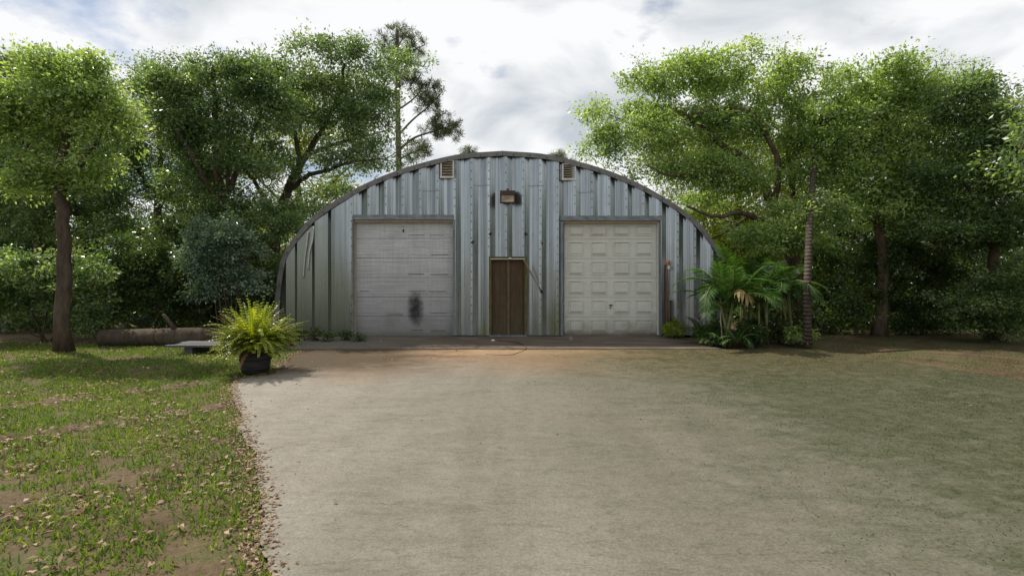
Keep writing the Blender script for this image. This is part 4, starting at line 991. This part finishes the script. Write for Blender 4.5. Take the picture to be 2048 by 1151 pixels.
palm_clump('areca_palm', G(1475, 694), fr_set(10, 14, .45, .8, .3, 1.2), 45, 'low palm seedling in front of the bushy palm', stems=False, ll=.24, lw=.028)
for i, (px, py, rx, rz, sd, mt, lab) in enumerate(((1560, 684, 34, 30, 51, 'leafD', 'low dark weedy bush below the dark oak trunk'), (1500, 690, 30, 24, 52, 'leafD', 'low weedy bush between the two front palms'), (1600, 690, 24, 20, 53, 'leafB', 'little green weedy bush by the ringed palm trunk'), (1425, 688, 26, 22, 54, 'leafA', 'small weedy bush left of the bushy palm'), (1345, 674, 14, 15, 55, 'leafY', 'yellow green weed at the wall beside the rusty pipe'))):
    b = G(px, py); Yb = b.y; shrub('weedy_bush', b, [blob(px, py - rz, Yb, rx, rz, .35)], 34, 60, .13, .07, M[mt], sd, lab, 'bush', nst=4)
# thin pale stem and pinkish flower
m = MB(); b = G(1446, 691); m.tube(smooth_path([b, P(1443, 660, b.y), P(1441, 630, b.y), P(1444, 612, b.y)], 4), .014, 6); tag(m.build('bare_stem', M['palestem'], loc=b), 'thin pale bare stem rising in front of the bushy palm', 'stem')
root = thing('flower', P(1398, 636, -1.6), 'pink and white flower by the wall left of the palms', 'flower'); rs = np.random.RandomState(3); c = np.array(tuple(P(1398, 636, -1.6)))
D = unit(rs.normal(0, 1, (26, 3)) + np.array([0, -.5, .2])); Nn = unit(rs.normal(0, 1, (26, 3))); W = unit(np.cross(D, Nn)); Nn = unit(np.cross(W, D))
quads_object('petals', diamonds(np.repeat(c[None], 26, 0), D, W, rs.uniform(.07, .12, 26), np.full(26, .06), Nn), rs.uniform(0, 1, 26), M['petal'], root)
m = MB(); q = P(1398, 636, -1.6); m.tube([(q.x + .02, q.y, 0), (q.x + .03, q.y, q.z * .5), tuple(q)], [.012, .010, .007], 6); m.build('stalk', M['stem'], root)
# ringed palm trunk at the right
b = G(1616, 694); root = thing('palm_tree', b, 'slender palm with ringed trunk near the right side of the drive', 'palm')
m = MB(); tp = smooth_path([b, P(1614, 610, b.y), P(1616, 530, b.y + .4), P(1620, 430, b.y + 1.4), P(1628, 340, b.y + 2.4), P(1640, 250, b.y + 3.4)], 8); m.tube(tp, [.09 - .025 * i / len(tp) for i in range(len(tp))], 12); m.build('trunk', M['palmbark'], root)
rs = np.random.RandomState(17)
for az, el, ln, dr_ in fr_set(11, 21, .7, 1.1, .0, 1.1, 1.4, 2.4):
    pts, V = frond_quads(tp[-1], (math.cos(az) * math.cos(el), math.sin(az) * math.cos(el), math.sin(el)), ln, dr_, rs, 30, .36, .034)
    rm = MB(); rm.tube(pts, [.018 * (1 - .8 * j / 10) for j in range(11)], 5); f = rm.build('frond', M['stem'], root); quads_object('leaflets', V, rs.uniform(.2, .9, len(V)), M['palm'], f)

# ---- potted fern
b = G(511, 743, DZ); sp_ = 120.0
root = thing('potted_fern', b, 'sunlit yellow green fern spilling out of a dark round planter', 'potted plant')
m = MB(); m.lathe(b, [(.001, 0), (.195, 0), (.21, .01), (.24, .20), (.262, .37), (.275, .375), (.275, .40), (.245, .40), (.24, .33), (.001, .33)], 30)
for i in range(6):      # the strip with sunlight painted in follows below
    pass
pot = m.build('planter', M['pot'], root)
for z_, r_ in ((.07, .222), (.22, .246), (.32, .257)):
    m = MB(); m.lathe(b, [(r_ - .004, z_ - .014), (r_ + .006, z_ - .014), (r_ + .008, z_ + .014), (r_ - .004, z_ + .014)], 30); m.build('hoop', M['hoop'], pot)
m = MB()
for a0, a1 in ((3.75, 4.02),):
    n = 5
    for i in range(n):
        t0, t1 = a0 + (a1 - a0) * i / n, a0 + (a1 - a0) * (i + 1) / n
        q = lambda t, r, z: (b.x + r * math.cos(t), b.y + r * math.sin(t), b.z + z)
        m.face([q(t0, .221, .03), q(t1, .221, .03), q(t1, .266, .365), q(t0, .266, .365)])
m.build('lit_stave', M['stave'], pot)  # orange-brown strip paints the sunlit left side of the pot
m = MB(); m.lathe(b + Vector((0, 0, .33)), [(.221, .0), (.12, .05), (.001, .07)], 20); m.build('potting_soil', M['soil'], root)
rs = np.random.RandomState(77); q = random.Random(5); qv = []; vv = []; mi_ = []; st = MB()
for i in range(560):
    az = q.uniform(0, 6.28); u_ = q.random()
    if u_ < .07: el, ln, dr_ = q.uniform(.1, .4), q.uniform(.35, .72), q.uniform(.3, 1.0)
    elif u_ < .55: el, ln, dr_ = q.uniform(.35, 1.0), q.uniform(.35, .76), q.uniform(.2, 1.0)
    else: el, ln, dr_ = q.uniform(.7, 1.5), q.uniform(.4, .92), q.uniform(.3, 2.0)
    a2 = az + q.uniform(-.9, .9); o = b + Vector((math.cos(a2) * .19 * q.random(), math.sin(a2) * .19 * q.random(), .37 + .06 * q.random()))
    pts, V = frond_quads(o, (math.cos(az) * math.cos(el), math.sin(az) * math.cos(el), math.sin(el)), ln, dr_, rs, 14, q.uniform(.055, .085), q.uniform(.026, .042), .1)
    st.tube(pts[::2], [.004, .004, .003, .003, .002, .002], 4, cap=False)
    dead = (el < .25 and q.random() < .4) or q.random() < .05
    qv.append(V); vv.append(np.clip(q.uniform(.0, 1.0) + rs.uniform(-.2, .2, len(V)), 0, 1)); mi_.append(np.full(len(V), 1 if dead else 0))
quads_object('foliage', np.concatenate(qv), np.concatenate(vv), [M['fern'], M['fernbrown']], root, mi=np.concatenate(mi_))
st.build('stalks', M['stem'], root)

# ---- dark low platform and log behind the fern
root = thing('board_platform', G(430, 712, -.05), 'low dark grey boards on blocks beside the potted fern', 'platform')
a = G(440, 712, -.06); m = MB()
for i in range(5): m.box((a.x - 1.1 + rnd.uniform(-.12, .12), a.y + .05 + i * .16, .12), (a.x + .28, a.y + .19 + i * .16, .155 + rnd.uniform(0, .008)))
m.build('boards', M['board'], root)
for dx in (-.8, .05):
    m = MB(); m.box((a.x + dx, a.y + .12, -.06), (a.x + dx + .15, a.y + .75, .119)); m.build('block', M['board'], root)
m = MB(); p0, p1 = P(380, 622, -1.6), P(478, 612, -1.4)
root = thing('fallen_log', Vector((p0.x, p0.y, -.05)), 'thick grey brown log lying behind the potted fern', 'log')
for nm, z_ in (('log', .16),):
    m.tube([(p0.x - 2, -1.7, .14), (p0.x, -1.6, .17), (p1.x, -1.45, .16), (p1.x + .5, -1.35, .15)], [.2, .21, .2, .18], 12); m.build(nm, M['bark'], root)
m = MB(); m.tube([(p0.x - .3, -1.65, .3), (p0.x - .45, -1.7, .55), (p0.x - .5, -1.8, .7)], [.06, .045, .03], 7); m.build('branch_stub', M['bark'], root)

# ---- weeds along the left foot of the wall
for i, (px, py, h_, mt) in enumerate(((600, 680, 22, 'leafD'), (630, 681, 26, 'leafD'), (655, 682, 16, 'leafD'), (692, 680, 13, 'leafD'), (722, 681, 9, 'leafD'), (585, 690, 26, 'leafD'))):
    b = G(px, py); labs = ('dark weed next to the fern at the left foot of the wall', 'tallest leafy weed at the left foot of the wall', 'dark bushy weed left of the streaky garage door', 'small weed by the left jamb of the streaky garage door', 'lowest weed in front of the streaky garage door', 'dark weed hidden behind the potted fern')
    shrub('weed', b, [blob(px, py - h_ * .6, b.y, 13, h_ * .55, .2)], 16, 34, .10, .05, M[mt], 60 + i, labs[i], 'weed', nst=4)

# ---- grass and fallen leaves
def blades(name, pts, hmin, hmax, wd, mat, rs, label, lean=.5):
    N = len(pts); D = unit(rs.normal(0, lean, (N, 3)) + np.array([0, 0, 1.0])); Nn = unit(rs.normal(0, 1, (N, 3)) * np.array([1, 1, .2])); W = unit(np.cross(D, Nn)); Nn = unit(np.cross(W, D))
    V = diamonds(pts, D, W, rs.uniform(hmin, hmax, N), np.full(N, wd), Nn, .3, .4)
    o = quads_object(name, V, rs.uniform(0, 1, N), mat); return tag(o, label, 'grass', kind='stuff')
def fbm(x, y, s):
    return sum(np.sin(x * f * s + a) * np.sin(y * f * s * 1.1 + b_) / f ** .6 for f, a, b_ in ((1, .3, 1.2), (1.9, 2.1, .4), (3.7, 4.4, 2.2), (6.1, 1.1, 5.0)))
rs = np.random.RandomState(101)
n = 260000; x = rs.uniform(-13, -1.0, n); y = -12.6 + 11.4 * rs.uniform(0, 1, n) ** 1.25
k_ = (~in_drive(x + rs.normal(0, .03, n) - .03, y)) & (fbm(x, y, 2.3) + .7 * fbm(x + 5, y - 3, 5.3) + rs.normal(0, .4, n) > -.75)
pts = np.stack([x, y, np.full(n, -.06)], 1)[k_]
blades('grass', pts, .03, .085, .011, M['grass'], rs, 'patchy green grass on the left lawn beside the drive', .7)
n = 34000; x = rs.uniform(-13, -.9, n); y = -12.6 + 11.6 * rs.uniform(0, 1, n) ** 1.2
ind = in_drive(x, y); k_ = (~ind) | (rs.uniform(0, 1, n) < .012)
k_ &= (fbm(x + 3, y, 1.7) + .8 * fbm(x - 1, y + 2, 4.1) + rs.normal(0, .5, n) > .35)
B = np.stack([x, y, np.where(ind, DZ + .006, -.045 + rs.uniform(0, .03, n))], 1)[k_]; N = len(B)
D = unit(rs.normal(0, 1, (N, 3)) * np.array([1, 1, .25])); Nn = unit(rs.normal(0, .35, (N, 3)) + np.array([0, 0, 1])); W = unit(np.cross(D, Nn)); Nn = unit(np.cross(W, D))
tag(quads_object('fallen_leaves', diamonds(B, D, W, rs.uniform(.035, .08, N), rs.uniform(.018, .04, N), Nn, .2), rs.uniform(0, 1, N), M['litter']), 'tan fallen leaves scattered over the left lawn', 'fallen leaves', kind='stuff')
n = 620000; x = rs.uniform(.2, 19, n); y = rs.uniform(-12.8, 1.6, n)
dens = np.clip((x + .12 * y + .2) / 5.0, 0, 1) ** 1.4
k_ = (rs.uniform(0, 1, n) < np.where(in_drive(x, y), dens * .7, 1.0)) & (fbm(x, y, 1.9) + rs.normal(0, .7, n) > -.1) & ~((x < 5.0) & (y > -2.6))
ind = in_drive(x, y)
pts = np.stack([x, y, np.where(ind, DZ, -.048)], 1)[k_]
blades('short_grass', pts, .006, .020, .007, M['moss'], rs, 'sparse short olive grass creeping over the right of the drive', 1.0)
n = 5000; x = rs.uniform(-5.5, 6, n); y = rs.uniform(-9, -.2, n); k_ = rs.uniform(0, 1, n) < np.where((y > -4), .12, .02); k_ &= ~((y > -2.6) & (y < -2.35))
x, y = x[k_], y[k_]; B = np.stack([x, y, np.where(y > -2.45, .006, DZ + .006)], 1); N = len(B)
D = unit(rs.normal(0, 1, (N, 3)) * np.array([1, 1, .1])); Nn = unit(rs.normal(0, .2, (N, 3)) + np.array([0, 0, 1])); W = unit(np.cross(D, Nn)); Nn = unit(np.cross(W, D))
E = np.array(dr2); ii = rs.randint(0, len(E), 3600); ne = len(ii)
ex = E[ii, 0] + rs.normal(-.03, .07, ne); ey = E[ii, 1] + rs.normal(0, .06, ne); ed = in_drive(ex, ey)
Be = np.stack([ex, ey, np.where(ed, DZ + .004, -.036)], 1); B = np.vstack([B, Be]); N = len(B)
D = unit(rs.normal(0, 1, (N, 3)) * np.array([1, 1, .1])); Nn = unit(rs.normal(0, .25, (N, 3)) + np.array([0, 0, 1])); W = unit(np.cross(D, Nn)); Nn = unit(np.cross(W, D))
tag(quads_object('leaf_crumbs', diamonds(B, D, W, rs.uniform(.02, .05, N), rs.uniform(.01, .025, N), Nn, .2), rs.uniform(0, 1, N), M['litter']), 'small dry leaf bits strewn over the drive and apron', 'leaf bits', kind='stuff')
